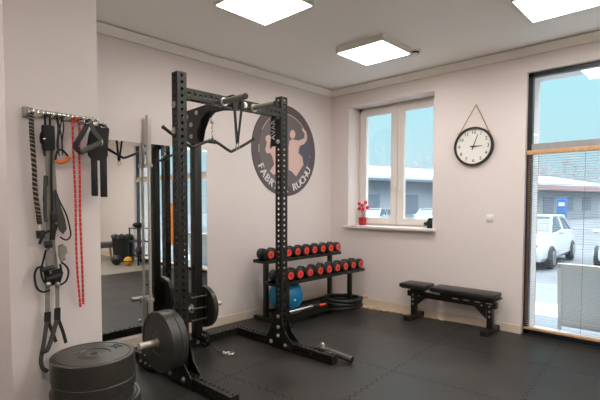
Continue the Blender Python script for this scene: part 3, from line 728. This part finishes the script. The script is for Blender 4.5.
# ---------------------------------------------------------------- bench
R3 = thing('flat_bench', 'low black padded weight bench against the window wall beside the street window', 'weight bench', (-.2, -1.87, 0))
def cushion(y0, y1, rot=0):
    mb = MB().box((-.335, y0, .378), (-.065, y1, .43), bev=.016)
    return mb
part(cushion(-1.63, -1.30), 'head_cushion', 'vinyl', R3); part(cushion(-2.385, -1.685), 'seat_cushion', 'vinyl', R3)
part(MB().box((-.30, -1.61, .366), (-.10, -1.32, .378)).box((-.30, -2.40, .366), (-.10, -1.70, .378)), 'cushion_board', 'black', R3, smooth=False)
beam_ = part(MB().box((-.235, -2.38, .268), (-.165, -1.36, .335), bev=.004), 'beam', 'black_metal', R3)
mb = MB()
for yy in (-1.95, -2.07, -2.19, -2.31): mb.box((-.2362, yy-.03, .316), (-.235, yy+.03, .324))
part(mb, 'scale_marks', 'white', beam_, 'small white marks on the beam', smooth=False)
part(MB().box((-.25, -2.36, .335), (-.15, -1.78, .366)).box((-.23, -1.56, .335), (-.17, -1.40, .366)), 'cushion_mount', 'black_metal', R3, smooth=False)
for yy in (-1.435, -2.315):
    part(MB().box((-.232, yy-.03, .05), (-.168, yy+.03, .30), bev=.003), 'leg', 'black_metal', R3)
    part(MB().box((-.375, yy-.035, .002), (-.02, yy+.035, .052), bev=.005), 'foot', 'black_metal', R3)
    part(MB().box((-.382, yy-.038, .0), (-.355, yy+.038, .055), bev=.004), 'rubber_foot', 'black', R3); part(MB().box((-.042, yy-.038, .0), (-.016, yy+.038, .055), bev=.004), 'rubber_foot', 'black', R3)
    sg = -1 if yy > -2 else 1
    part(MB().prism([(0, .15), (0, .29), (sg*.13, .29), (sg*.13, .27)][::(1 if sg > 0 else -1)], (-.238, yy+.03*sg, 0), (0, 1, 0), (0, 0, 1), .006), 'gusset', 'black_metal', R3, smooth=False)
    for k, (dy_, z_) in enumerate(((0, .29), (0, .235), (0, .18), (sg*.08, .292))):
        part(MB().cyl((-.232, yy+dy_, z_), (-.243, yy+dy_, z_), .011, n=8), 'bolt', 'zinc', R3, 'zinc bolt head')
part(MB().cyl((-.165, -2.30, .30), (-.10, -2.30, .30), .02, n=14), 'knob', 'black', R3)

# ---------------------------------------------------------------- hook rail and hanging gear
YP = -1.2
def hp(u, v, y=-1.25): return at(u, v, 'y', y)
r = thing('hook_rail', 'perforated steel hook rail screwed to the pillar above the plate stack', 'hook rail', (-4.1, YP, 1.88))
mb = MB().box((-4.292, -1.212, 1.874), (-3.905, -1.2, 1.918), bev=.002)
mb.box((-4.296, -1.222, 1.866), (-4.250, -1.2, 1.924), bev=.003)
part(mb, 'rail', 'grip', r)
mb = MB()
for k in range(14): mb.cyl((-4.27+k*.027, -1.2119, 1.906), (-4.27+k*.027, -1.2132, 1.906), .005, n=8)
part(mb, 'screw_row', 'chrome', r)
hookx = [-4.262, -4.188, -4.168, -4.130, -4.100, -4.034, -3.998, -3.955, -3.92]
for hx in hookx:
    h = part(MB().cyl((hx, -1.212, 1.888), (hx, -1.285, 1.888), .006, n=10), 'hook', 'black_metal', r)
    part(MB().ball((hx, -1.287, 1.890), .009, n=10), 'hook_tip', 'chrome', h)
# triceps rope
r = thing('triceps_rope', 'twisted black and tan rope with a rubber end, leftmost on the hook rail', 'rope', (-4.26, -1.25, 1.25))
path = smoothpath([hp(31, 113), hp(31.5, 128), hp(32.5, 145), hp(34.2, 168), hp(35.2, 190), hp(38, 212), hp(39.6, 224)], 42)
def strand(ph, k=3):
    out = []
    for i, p_ in enumerate(path):
        a = i*.70+ph; out.append(p_+Vector((.0064*math.cos(a), .0064*math.sin(a), 0)))
    return out
for ph, mt in ((0, 'black'), (2.1, 'black'), (4.2, 'tan_strand')):
    part(MB().tube(strand(ph), .0076 if mt == 'black' else .0064, 8), 'rope_strand', mt, r, 'tan strand' if mt == 'tan_strand' else None)
part(MB().cyl(hp(39.8, 223), hp(40.2, 231), .012, n=12), 'steel_ferrule', 'chrome', r)
part(MB().cyl(hp(40.2, 230.5), hp(40.8, 238), .023, .021, n=20), 'rubber_end', 'rubber', r)
part(MB().tube([Vector((-4.262, -1.25, 1.898))+Vector((.014*math.cos(a), 0, .014*math.sin(a)-.0)) for a in [i*PI/5 for i in range(10)]], .0035, 6, True), 'steel_ring', 'chrome', r)
# suspension trainer
r = thing('suspension_trainer', 'grey and black strap trainer with loop handles hanging nearly to the plate stack', 'suspension trainer', (-4.19, -1.25, .4))
def sp_(pts, wpx, nm, mt, th=.003, closed=False, y=-1.25, lb=None):
    P_ = smoothpath([at(u, v, 'y', y) for u, v in pts], 5, closed)
    return part(MB().strap(P_, wpx*.0072, th, closed), nm, mt, r, lb)
sp_([(45, 115), (45.2, 130)], 1.6, 'anchor_strap', 'web_black')
sp_([(50, 115), (49.8, 130)], 1.6, 'anchor_strap', 'web_black')
part(MB().box(hp(43.8, 149, -1.275), hp(52.6, 126.5, -1.235), bev=.006), 'pouch', 'web_black', r)
sp_([(44, 131), (41.2, 135), (41.5, 142), (45, 145)], 2.2, 'pouch_flap', 'web_black')
part(MB().ball(hp(44.5, 139, -1.285), .007, n=10), 'snap_button', 'chrome', r)
sp_([(45, 149), (44.6, 153), (46.2, 156)], 2.4, 'short_strap', 'web_black')
sp_([(48.3, 149), (48.2, 180), (48.8, 215), (48.6, 240), (47.8, 262), (47.6, 285), (47.5, 312)], 3.4, 'main_strap', 'webbing', y=-1.252)
sp_([(52, 149), (53.5, 170), (55, 195), (54, 215), (53, 240), (55.5, 265), (57.2, 285), (57.4, 309)], 3.0, 'main_strap', 'webbing', y=-1.245)
sp_([(51.6, 150), (51.3, 178), (52.0, 205), (51.0, 240)], 1.7, 'adjusting_strap', 'web_black', y=-1.262)
sp_([(45.8, 176), (45.6, 186)], 3.2, 'strap_keeper', 'web_black', y=-1.262)
sp_([(45.5, 191), (44.8, 210), (46.0, 222)], 2.6, 'strap_tail', 'webbing_dark', y=-1.262)
sp_([(55.2, 190), (60, 202), (66, 214), (69.6, 227), (70.5, 236), (66, 240), (60, 237)], 1.2, 'loose_loop', 'web_black', y=-1.256)
def pad(pts, nm, mt, y=-1.262):
    Q = [at(u, v, 'y', y) for u, v in pts]
    part(MB().prism([(q.x, q.z) for q in Q], (0, y+.006, 0), (1, 0, 0), (0, 0, 1), .012), nm, mt, r)
pad([(55, 192), (58, 199), (61.5, 209), (65, 220), (66.5, 229), (63, 234), (59, 230), (57, 219), (55.5, 206)], 'foot_cradle', 'webbing_dark')
pad([(44, 176), (46, 175), (46.8, 190), (46.5, 212), (44.5, 214), (43, 200)], 'foot_cradle', 'webbing_dark', -1.258)
sp_([(56.5, 224), (54, 232), (53, 240)], 3.0, 'cam_pad', 'web_black', y=-1.268)
sp_([(50, 231), (45, 233), (41, 240), (39.5, 244)], 2.0, 'pull_tab', 'web_black', y=-1.268)
part(MB().box(hp(45.2, 248, -1.275), hp(51.2, 241, -1.25), bev=.003), 'cam_buckle', 'black', r)
part(MB().box(hp(51.6, 222, -1.275), hp(56.6, 212, -1.25), bev=.003), 'cam_buckle', 'black', r)
pad([(58.5, 246), (62, 244), (66, 247), (67, 252), (64.5, 256), (65.5, 260), (61, 262), (58.5, 256)], 'foot_cradle', 'webbing', -1.266)
pad([(46.5, 252), (51, 250.5), (53.5, 256), (53, 266), (50.5, 274), (47.5, 268), (45.5, 260)], 'padded_wrap', 'webbing', -1.274)
pad([(43, 268), (50, 271), (61, 268), (63, 273), (60, 283), (50, 286), (45, 281)], 'buckle_cluster', 'web_black', -1.258)
sp_([(46, 250), (43, 262), (41, 270), (43.5, 281), (50, 285), (57, 281), (61, 272), (60, 264)], 1.5, 'handle_loop', 'web_black', y=-1.268)
sp_([(44, 267), (37.5, 268), (34.6, 276), (37, 288), (43, 292), (50, 290)], 1.6, 'handle_loop', 'web_black', y=-1.262)
sp_([(61, 262), (66, 266), (68.5, 272), (66, 281), (60, 285)], 1.5, 'handle_loop', 'web_black', y=-1.262)
part(MB().cyl(hp(41.5, 270, -1.285), hp(54, 267, -1.285), .013, n=14), 'grip_handle', 'rubber', r)
part(MB().cyl(hp(47, 280, -1.290), hp(61, 275, -1.290), .012, n=14), 'grip_handle', 'rubber', r)
part(MB().ball(hp(48.5, 284, -1.285), .014, n=10).ball(hp(57.5, 284, -1.285), .013, n=10), 'swivel', 'zinc', r)
for u_, v0, v1 in ((47.6, 312, 322), (57.4, 308, 320)):
    sp_([(u_, v0), (u_-.2, v1)], 4.8, 'strap_wrap', 'web_black', th=.006, y=-1.254)
sp_([(46.8, 322), (44.6, 338), (42.6, 350), (41.0, 360), (42.6, 368), (48, 371.5)], 3.2, 'lower_strap', 'webbing_dark', y=-1.262)
sp_([(56.8, 320), (53.5, 332), (50.5, 342), (47, 350), (42.5, 352)], 3.6, 'lower_strap', 'webbing_dark', y=-1.266)
sp_([(48.5, 322), (53, 334), (56, 342)], 2.6, 'lower_strap', 'web_black', y=-1.25)
sp_([(58.6, 320), (63, 332), (66, 343)], 2.6, 'lower_strap', 'web_black', y=-1.256)
part(MB().box(hp(41, 353.5, -1.275), hp(48, 349.5, -1.255), bev=.002), 'strap_slider', 'black', r)
# resistance band with orange handle
r = thing('resistance_band', 'black tube band with an orange handle hanging in the middle of the hook rail', 'resistance band', (-4.1, -1.25, 1.6))
mb = MB()
for pts_ in ([(56.5, 115), (58.0, 130), (57.0, 145), (59.5, 156)], [(62.5, 116), (63.5, 128), (62.0, 142), (62.5, 155)], [(57.5, 118), (61, 135), (62.5, 148)], [(62, 118), (58.5, 138), (58.8, 150)]):
    mb.tube(smoothpath([hp(*q) for q in pts_], 6), .0042, 8)
part(mb, 'tubing', 'black', r)
part(MB().tube(smoothpath([hp(56, 160.5), hp(60, 162), hp(65, 161), hp(69.8, 157.5)], 6), .0125, 12), 'handle', 'orange_grip', r, 'orange foam handle')
part(MB().strap(smoothpath([hp(55.5, 160, -1.248), hp(57, 152, -1.248), hp(62, 150, -1.248), hp(68, 156, -1.248)], 5), .012), 'handle_strap', 'web_black', r)
# red rope
r = thing('skipping_rope', 'long thin red rope doubled over the hook rail', 'rope', (-4.0, -1.26, .75))
X, t, out = shader_mat('red_flecked_cord')
pb = t.nodes.new('ShaderNodeBsdfPrincipled'); tc = t.nodes.new('ShaderNodeTexCoord'); wv = t.nodes.new('ShaderNodeTexWave'); wv.wave_type = 'BANDS'; wv.bands_direction = 'Z'; wv.inputs['Scale'].default_value = 11
cr = t.nodes.new('ShaderNodeValToRGB'); cr.color_ramp.interpolation = 'CONSTANT'; cr.color_ramp.elements[0].color = s2l((206, 44, 40))+(1,); cr.color_ramp.elements[1].position = .95; cr.color_ramp.elements[1].color = s2l((226, 150, 140))+(1,)
t.links.new(tc.outputs['Object'], wv.inputs['Vector']); t.links.new(wv.outputs['Fac'], cr.inputs[0]); t.links.new(cr.outputs[0], pb.inputs['Base Color']); pb.inputs['Roughness'].default_value = .7; t.links.new(pb.outputs[0], out.inputs[0])
M['redcord'] = X
part(MB().tube(smoothpath([hp(80.5, 307), hp(77.3, 270), hp(76, 235), hp(75.5, 200), hp(74.2, 170), hp(73, 145), hp(72.8, 124), hp(74.8, 118.5, -1.27), hp(78, 119.5, -1.27), hp(79.6, 126), hp(79.2, 150), hp(79.8, 180), hp(80, 210), hp(81, 240), hp(82.5, 275), hp(83.2, 304)], 8), .0066, 8), 'cord', 'redcord', r)
part(MB().ball(hp(76, 223, -1.25), .009, n=8).ball(hp(80.5, 224, -1.25), .009, n=8), 'knots', 'redcord', r)
part(MB().tube(smoothpath([hp(72.7, 126), hp(72.8, 120), hp(75, 117.5, -1.272), hp(78, 119, -1.272)], 5), .0085, 8), 'top_sleeve', 'orange', r)
# cable handle
r = thing('cable_handle', 'grey foam stirrup handle on black webbing, near the right end of the hook rail', 'cable handle', (-3.97, -1.31, 1.72))
part(MB().cyl(hp(80.5, 152.5, -1.34), hp(100.5, 143, -1.34), .0165, n=18), 'grip', 'foam', r)
part(MB().lathe([(0, 0), (.019, 0), (.019, .006), (0, .006)], hp(100.8, 142.8, -1.34), 'x', n=14), 'end_ring', 'zinc', r)
part(MB().strap(smoothpath([hp(88.5, 121, -1.31), hp(84, 131, -1.33), hp(76.5, 143.5, -1.34), hp(76, 148, -1.34), hp(81, 152, -1.34)], 5), .030, .004), 'webbing', 'web_black', r)
part(MB().strap(smoothpath([hp(90, 121, -1.315), hp(94, 131, -1.335), hp(100, 139, -1.34), hp(101, 143, -1.34)], 5), .028, .004), 'webbing', 'webbing_dark', r)
part(MB().tube(smoothpath([hp(85, 123, -1.315), hp(84.5, 119.5, -1.315), hp(89, 118, -1.30), hp(92, 120, -1.31), hp(89, 123, -1.32)], 5, True), .004, 6, True), 'carabiner', 'chrome', r)
# padded straps
r = thing('ab_strap', 'pair of wide black padded arm straps hooked on the right end of the rail', 'padded strap', (-3.88, -1.3, 1.45))
pg = [(93, 126), (99, 123.5), (104.5, 125), (108.8, 129), (108, 138), (107.2, 150), (107.4, 156), (104, 160.5), (93, 160), (89, 155), (88, 146), (90, 134)]
P_ = [at(u, v, 'y', -1.295) for u, v in pg]
part(MB().prism([(p_.x, p_.z) for p_ in P_], (0, -1.275, 0), (1, 0, 0), (0, 0, 1), .028), 'padded_sling', 'web_black', r)
for (u0, u1, v1) in ((91.8, 97.2, 196), (100.8, 106.6, 197)):
    a_, b_ = at(u0, v1, 'y', -1.295), at(u1, 157, 'y', -1.295)
    o_ = part(MB().box((a_.x, -1.302, a_.z), (b_.x, -1.286, b_.z), bev=.004), 'hanging_strap', 'web_black', r)
part(MB().tube(smoothpath([hp(93, 124, -1.30), hp(94, 120, -1.295), hp(98, 121, -1.29), hp(98, 125, -1.30)], 5, True), .004, 6, True).tube(smoothpath([hp(101, 127, -1.30), hp(101.5, 123.5, -1.295), hp(105, 123.5, -1.29), hp(106, 127, -1.30)], 5, True), .004, 6, True), 'carabiner', 'chrome', r)

# ---------------------------------------------------------------- far corner of the room (seen in the mirror)
r = thing('upholstered_stool', 'low grey upholstered stool with pale wooden legs by the far wall, seen in the mirror', 'stool', (-.75, -6.55, 0))
part(MB().box((-.93, -6.9, .30), (-.18, -6.45, .42), bev=.02), 'seat', 'grey_fabric', r)
for xx, yy in ((-.86, -6.82), (-.26, -6.82), (-.86, -6.52), (-.26, -6.52)):
    part(MB().cyl((xx+(.05 if xx > -.5 else -.05), yy, -.014), (xx, yy, .30), .018, .03, n=12), 'leg', 'pine', r)
r = thing('storage_bin', 'tall black bin with a ruffled top by the far wall, seen in the mirror', 'bin', (-.22, -6.5, 0))
part(MB().lathe([(0, 0), (.19, 0), (.23, .56), (.21, .56), (.18, .03), (0, .03)], (-.26, -6.13, -.015), n=28), 'bin', 'black', r)
mb = MB()
for k in range(16):
    a = k*2*PI/16; mb.ball((-.26+.2*math.cos(a), -6.13+.2*math.sin(a), .57+.02*(k % 2)), .05, n=10)
part(mb, 'liner', 'webbing_dark', r)
r = thing('accessory_stand', 'black metal stand with shelves by the window blinds, seen in the mirror', 'stand', (-.25, -5.85, 0))
for xx in (-.32, -.06):
    for yy in (-5.62, -5.22): part(MB().box((xx-.012, yy-.012, -.015), (xx+.012, yy+.012, .82)), 'post', 'black_metal', r, smooth=False)
for z_ in (.18, .5, .8): part(MB().box((-.34, -5.64, z_), (-.04, -5.20, z_+.02)), 'shelf', 'black_metal', r, smooth=False)
tag(MB().ball((-.20, -5.45, .882), .12, (1, 1.2, .5), n=20).build('sandbag', 'web_black'), 'black sandbag lying on top of the metal stand, seen in the mirror', 'sandbag')
for i, (xx, yy, z_, rr_, mt, cn) in enumerate(((-.47, -5.40, .085, .10, 'yellow', 'yellow'), (-.62, -5.66, .10, .115, 'rubber', 'black'), (-.19, -5.42, .295, .095, 'purple', 'purple'))):
    r = thing('medicine_ball', '%s medicine ball by the metal stand, seen in the mirror' % cn, 'medicine ball', (xx, yy, z_-rr_))
    part(MB().ball((xx, yy, z_), rr_, n=24), 'ball', mt, r)
    part(MB().lathe([(rr_*1.003, -.012), (rr_*1.012, 0), (rr_*1.003, .012)], (xx, yy, z_), 'z', n=24), 'band', 'black', r)
# orange banner inside the glazing, reflected behind the rack
r = thing('roll_up_banner', 'plain orange upright banner by the street window, seen in the mirror', 'banner', (-.12, -3.95, 0))
part(MB().box((-.13, -4.32, .50), (-.115, -3.62, 1.36)), 'sheet', 'orange_sheet', r, smooth=False)
part(MB().cyl((-.122, -4.32, 1.365), (-.122, -3.62, 1.365), .012, n=10).cyl((-.10, -3.97, .04), (-.10, -3.97, 1.365), .01, n=10).box((-.20, -4.3, 0), (-.04, -3.64, .05), bev=.01), 'stand', 'grip', r)

# ---------------------------------------------------------------- outside
GZ = -.45
struct('ground_1', MB().box((.505, -12, GZ+.001), (3.9, 12, -.07)), 'pavement')
struct('ground', MB().box((.505, -60, GZ-.2), (140, 90, GZ)), 'asphalt')
mb = MB()
for k in range(16):
    cx_, cy_ = 1.6+.25*random.random(), -6+k*.5; mb.ball((cx_, cy_, -.08), .42, (1.0, 1.4, .14), n=14)
tag(mb.build('snow_bank', 'snow'), 'trodden white snow along the foot of the window wall outside', 'snow')['kind'] = 'stuff'
# leaning pale board
r = thing('framed_board', 'large pale grey framed board leaning outside the street window', 'board', (.75, -3.6, -.07))
rot = Matrix.Rotation(math.radians(-6), 3, 'Y')
p0 = at(557, 322, 'x', .62); ztop = at(557, 262, 'x', .70).z
ya = p0.y-.01
mb = MB().box((.70, ya-1.9, -.07+.06), (.72, ya-.0, ztop-.03), rot=rot, piv=(.7, ya, -.07)); part(mb, 'panel', 'pale_panel', r, smooth=False)
mb = MB()
for lo, hi in (((.69, ya-1.92, ztop-.04), (.73, ya+.02, ztop)), ((.69, ya-.02, -.07), (.73, ya+.02, ztop)), ((.69, ya-1.92, -.07+.1), (.73, ya+.02, -.07+.13)), ((.69, ya-1.92, -.07), (.73, ya-1.88, ztop))):
    mb.box(lo, hi, rot=rot, piv=(.7, ya, -.07))
part(mb, 'frame', 'white', r, smooth=False)

CARROT = math.radians(4)
def car(loc, rz, label, paint='car_white', L=4.4, W=1.8, Hh=1.46, van=False, group='parked cars outside'):
    r = thing('car', label, 'car', (0, 0, 0), group)
    h = L/2; b = .28
    # body: cross-sections along x (front at -x): (x, z_low, z_belt, z_roof_or_None, half-width belt, half-width roof)
    S = [(-h, .34, .62, .0, W*.36, 0), (-h+.12, .24, .74, 0, W*.45, 0), (-h+.9, .22, .92, 0, W*.49, 0), (-h+1.25, .22, .97, 0, W*.5, 0),
         (h-1.0, .22, 1.0, 0, W*.5, 0), (h-.25, .24, .98, 0, W*.48, 0), (h, .34, .82, 0, W*.43, 0)]
    mb = MB(); rings = []
    for x, zl, zb, _, hw, _ in S:
        zm = zl+(zb-zl)*.55
        pr_ = [(-hw*.92, zl), (hw*.92, zl), (hw, zl+.1), (hw*1.0, zm), (hw*.93, zb-.03), (hw*.82, zb+.01), (-hw*.82, zb+.01), (-hw*.93, zb-.03), (-hw, zm), (-hw, zl+.1)]
        rings.append([mb.bm.verts.new((x, a, c)) for a, c in pr_])
    for A, B in zip(rings, rings[1:]):
        for i in range(10): mb.bm.faces.new((A[i], A[(i+1) % 10], B[(i+1) % 10], B[i]))
    mb.bm.faces.new(rings[0]); mb.bm.faces.new(rings[-1][::-1])
    part(mb, 'body', paint, r)
    # cabin of glass with a roof
    cab = [(-h+1.15, -h+1.95), (h-.35, h-.9)]
    x0, x1, x2, x3 = cab[0][0], cab[0][1], cab[1][1], cab[1][0]
    mb = MB(); a = W*.43; c = W*.34
    V = [mb.bm.verts.new(q) for q in ((x0, -a, .95), (x0, a, .95), (x3, a, .97), (x3, -a, .97), (x1, -c, Hh-.05), (x1, c, Hh-.05), (x2, c, Hh-.06), (x2, -c, Hh-.06))]
    for q in ((0, 1, 2, 3), (4, 5, 6, 7), (0, 1, 5, 4), (1, 2, 6, 5), (2, 3, 7, 6), (3, 0, 4, 7)): mb.bm.faces.new([V[i] for i in q])
    g = part(mb, 'windows', 'car_glass', r, smooth=False)
    mb = MB(); rf = [(x1-.03, c+.02, Hh-.07), (x2+.05, c+.02, Hh-.08)]
    mb.box((x1-.04, -c-.02, Hh-.07), (x2+.06, c+.02, Hh), bev=.03)
    for sy in (-1, 1):
        mb.tube([(x0, sy*a, .95), (x1-.02, sy*(c+.01), Hh-.05)], .035, 6); mb.tube([(x3, sy*a, .97), (x2, sy*(c+.01), Hh-.06)], .06, 6)
        xm = (x1+x2)/2; mb.tube([(xm, sy*(a+.01), .96), (xm+.02, sy*(c+.015), Hh-.05)], .035, 6)
    part(mb, 'roof', paint, r)
    for sx_ in (-h+.82, h-.82):
        for sy in (-1, 1):
            yy = sy*(W*.5-.06)
            wl = part(MB().lathe([(0, -.1), (.27, -.1), (.32, -.07), (.32, .07), (.27, .1), (0, .1)], (sx_, yy, .32), 'y', n=24), 'wheel', 'tyre', r)
            mb = MB().lathe([(0, .0), (.2, .0), (.2, .012), (0, .012)], (sx_, yy+sy*.105-(.012 if sy < 0 else 0), .32), 'y', n=20); part(mb, 'rim', 'rim', wl)
    for sy in (-1, 1):
        part(MB().box((-h+.02, sy*W*.30-.16, .60), (-h+.22, sy*W*.30+.16, .72), bev=.03, rot=Matrix.Rotation(sy*-.35, 3, 'Z')), 'headlight', 'chrome', r)
        part(MB().ball((x0+.42, sy*(W*.5+.06), 1.0), .09, (.6, 1, .7), n=10), 'wing_mirror', paint, r)
    part(MB().box((-h-.015, -.42, .38), (-h+.1, .42, .52), bev=.02).box((-h-.01, -.30, .58), (-h+.1, .30, .66), bev=.02), 'grille', 'black', r)
    r.location = (loc[0], loc[1], GZ); r.rotation_euler = (0, 0, rz)
    return r
car((10.15, .10), math.radians(1.5), 'white estate car parked outside the street window, left one of the two nearest')
car((11.3, -2.45), math.radians(5), 'white car parked outside at the right edge of the street window')
car((20.3, 12.4), math.radians(12), 'snow covered silver car seen low through the left casement pane', 'car_silver')
car((22.6, 9.4), math.radians(12), 'snow covered silver car seen low through the right casement pane', 'car_silver')
car((39.5, 9.0), math.radians(25), 'small white car far across the lot, seen through the street window blinds', 'car_white')
car((9.0, -8.6), math.radians(3), 'silver car parked beyond the banner, seen only in the mirror', 'car_silver')
# long low building with snowy roof
def dpt(u, d): return CAM + (fwd + right*((u-CX)/FPX))*d
P0 = dpt(300, 31); P1 = dpt(600, 56); dv = Vector((P1.x-P0.x, P1.y-P0.y, 0)); Lb = dv.length; ab = math.atan2(dv.y, dv.x)
Bd = thing('low_building', 'long low pale building with a snow covered roof across the car park', 'building', (0, 0, 0))
mb = MB().box((0, 0, 0), (Lb, 12, 3.55)); part(mb, 'wall', 'facade', Bd, smooth=False)
mb = MB().box((-.6, -.9, 3.55), (Lb+.6, 12.4, 3.75)); part(mb, 'eaves', 'facade_dark', Bd, smooth=False)
mb = MB().prism([(-.9, 3.75), (12.4, 3.75), (6, 5.4), (-.9, 3.98)][::-1], (-.6, 0, 0), (0, 1, 0), (0, 0, 1), Lb+1.2)
part(mb, 'snow_roof', 'snow', Bd, smooth=False)
for k in range(int(Lb/4.5)):
    x_ = 1+k*4.5
    part(MB().box((x_, -.05, 0 if k % 3 == 1 else .9), (x_+2.2, .02, 2.5), bev=.01), 'garage_door' if k % 3 == 1 else 'window', 'facade_dark', Bd, smooth=False)
part(MB().box((Lb*.62, -.95, 3.2), (Lb+.5, -.9, 3.74)), 'fascia', 'roof_red', Bd, 'faded red fascia', smooth=False)
Bd.location = (P0.x, P0.y, GZ); Bd.rotation_euler = (0, 0, ab)
for ch in Bd.children: ch.matrix_parent_inverse = Matrix.Identity(4)
# second building that the mirror sees through the glass
B2 = thing('low_building', 'pale shed with snowy roof beside the car park, seen only in the mirror', 'building', (0, 0, 0))
part(MB().box((14, -22, GZ), (40, -15, 3.0)), 'wall', 'facade', B2, smooth=False)
part(MB().prism([(-22.5, 3.0), (-14.5, 3.0), (-18.5, 4.3)], (13.6, 0, 0), (0, 1, 0), (0, 0, 1), 27), 'snow_roof', 'snow', B2, smooth=False)
# blue booth
bp_ = dpt(561.5, 41)
r = thing('blue_booth', 'small blue booth with a white notice across the car park', 'booth', (bp_.x, bp_.y, GZ))
part(MB().box((bp_.x-.35, bp_.y-.35, GZ), (bp_.x+.4, bp_.y+.35, 1.9)), 'body', 'signblue', r, smooth=False)
part(MB().box((bp_.x-.37, bp_.y-.28, 1.1), (bp_.x-.35, bp_.y+.2, 1.4)), 'notice', 'white', r, smooth=False)
# trees
def tree(base, hgt, seed, label):
    rnd = random.Random(seed); mb = MB()
    def br(p, d, L, rad, lev):
        q = p+d*L; mb.sweep([p, (p+q)/2+Vector((rnd.uniform(-.04, .04)*L, rnd.uniform(-.04, .04)*L, 0)), q], [(rad*math.cos(a), rad*math.sin(a)) for a in (0, 2.1, 4.2)], cap=False)
        if lev == 0: return
        for k in range(3 if lev > 1 else 4):
            nd = (d+Vector((rnd.uniform(-.75, .75), rnd.uniform(-.75, .75), rnd.uniform(-.1, .5)))).normalized()
            br(p+d*L*rnd.uniform(.55, 1), nd, L*rnd.uniform(.6, .8), rad*.6, lev-1)
    br(Vector((0, 0, 0)), Vector((0, 0, 1)), hgt*.33, hgt*.016, 5)
    o = mb.build('bare_tree', 'hazy_bark'); o.location = base
    return tag(o, label, 'tree', 'bare trees beyond the building')
for i, (u, d, h_, lb) in enumerate(((405, 62, 10, 'bare winter tree behind the snowy roof, left one in the right casement pane'), (425, 66, 12, 'bare winter tree behind the snowy roof, by the right edge of the casement'),
                                    (545, 72, 10.5, 'bare winter tree behind the roof at the left of the street window'), (566, 78, 12, 'bare winter tree above the blue booth'), (590, 74, 9.5, 'bare winter tree far right beyond the roof'))):
    p_ = dpt(u, d); tree((p_.x, p_.y, GZ), h_, 11+i, lb)
# utility pole
p_ = dpt(377, 58)
r = thing('utility_pole', 'thin utility pole behind the snowy roof, seen in the left casement pane', 'pole', (p_.x, p_.y, GZ))
part(MB().cyl((p_.x, p_.y, GZ), (p_.x, p_.y, 6.5), .09, .06, n=10), 'pole', 'hazy_bark', r)
part(MB().box((p_.x-.05, p_.y-.5, 6.0), (p_.x+.05, p_.y+.5, 6.1)), 'crossarm', 'hazy_bark', r, smooth=False)
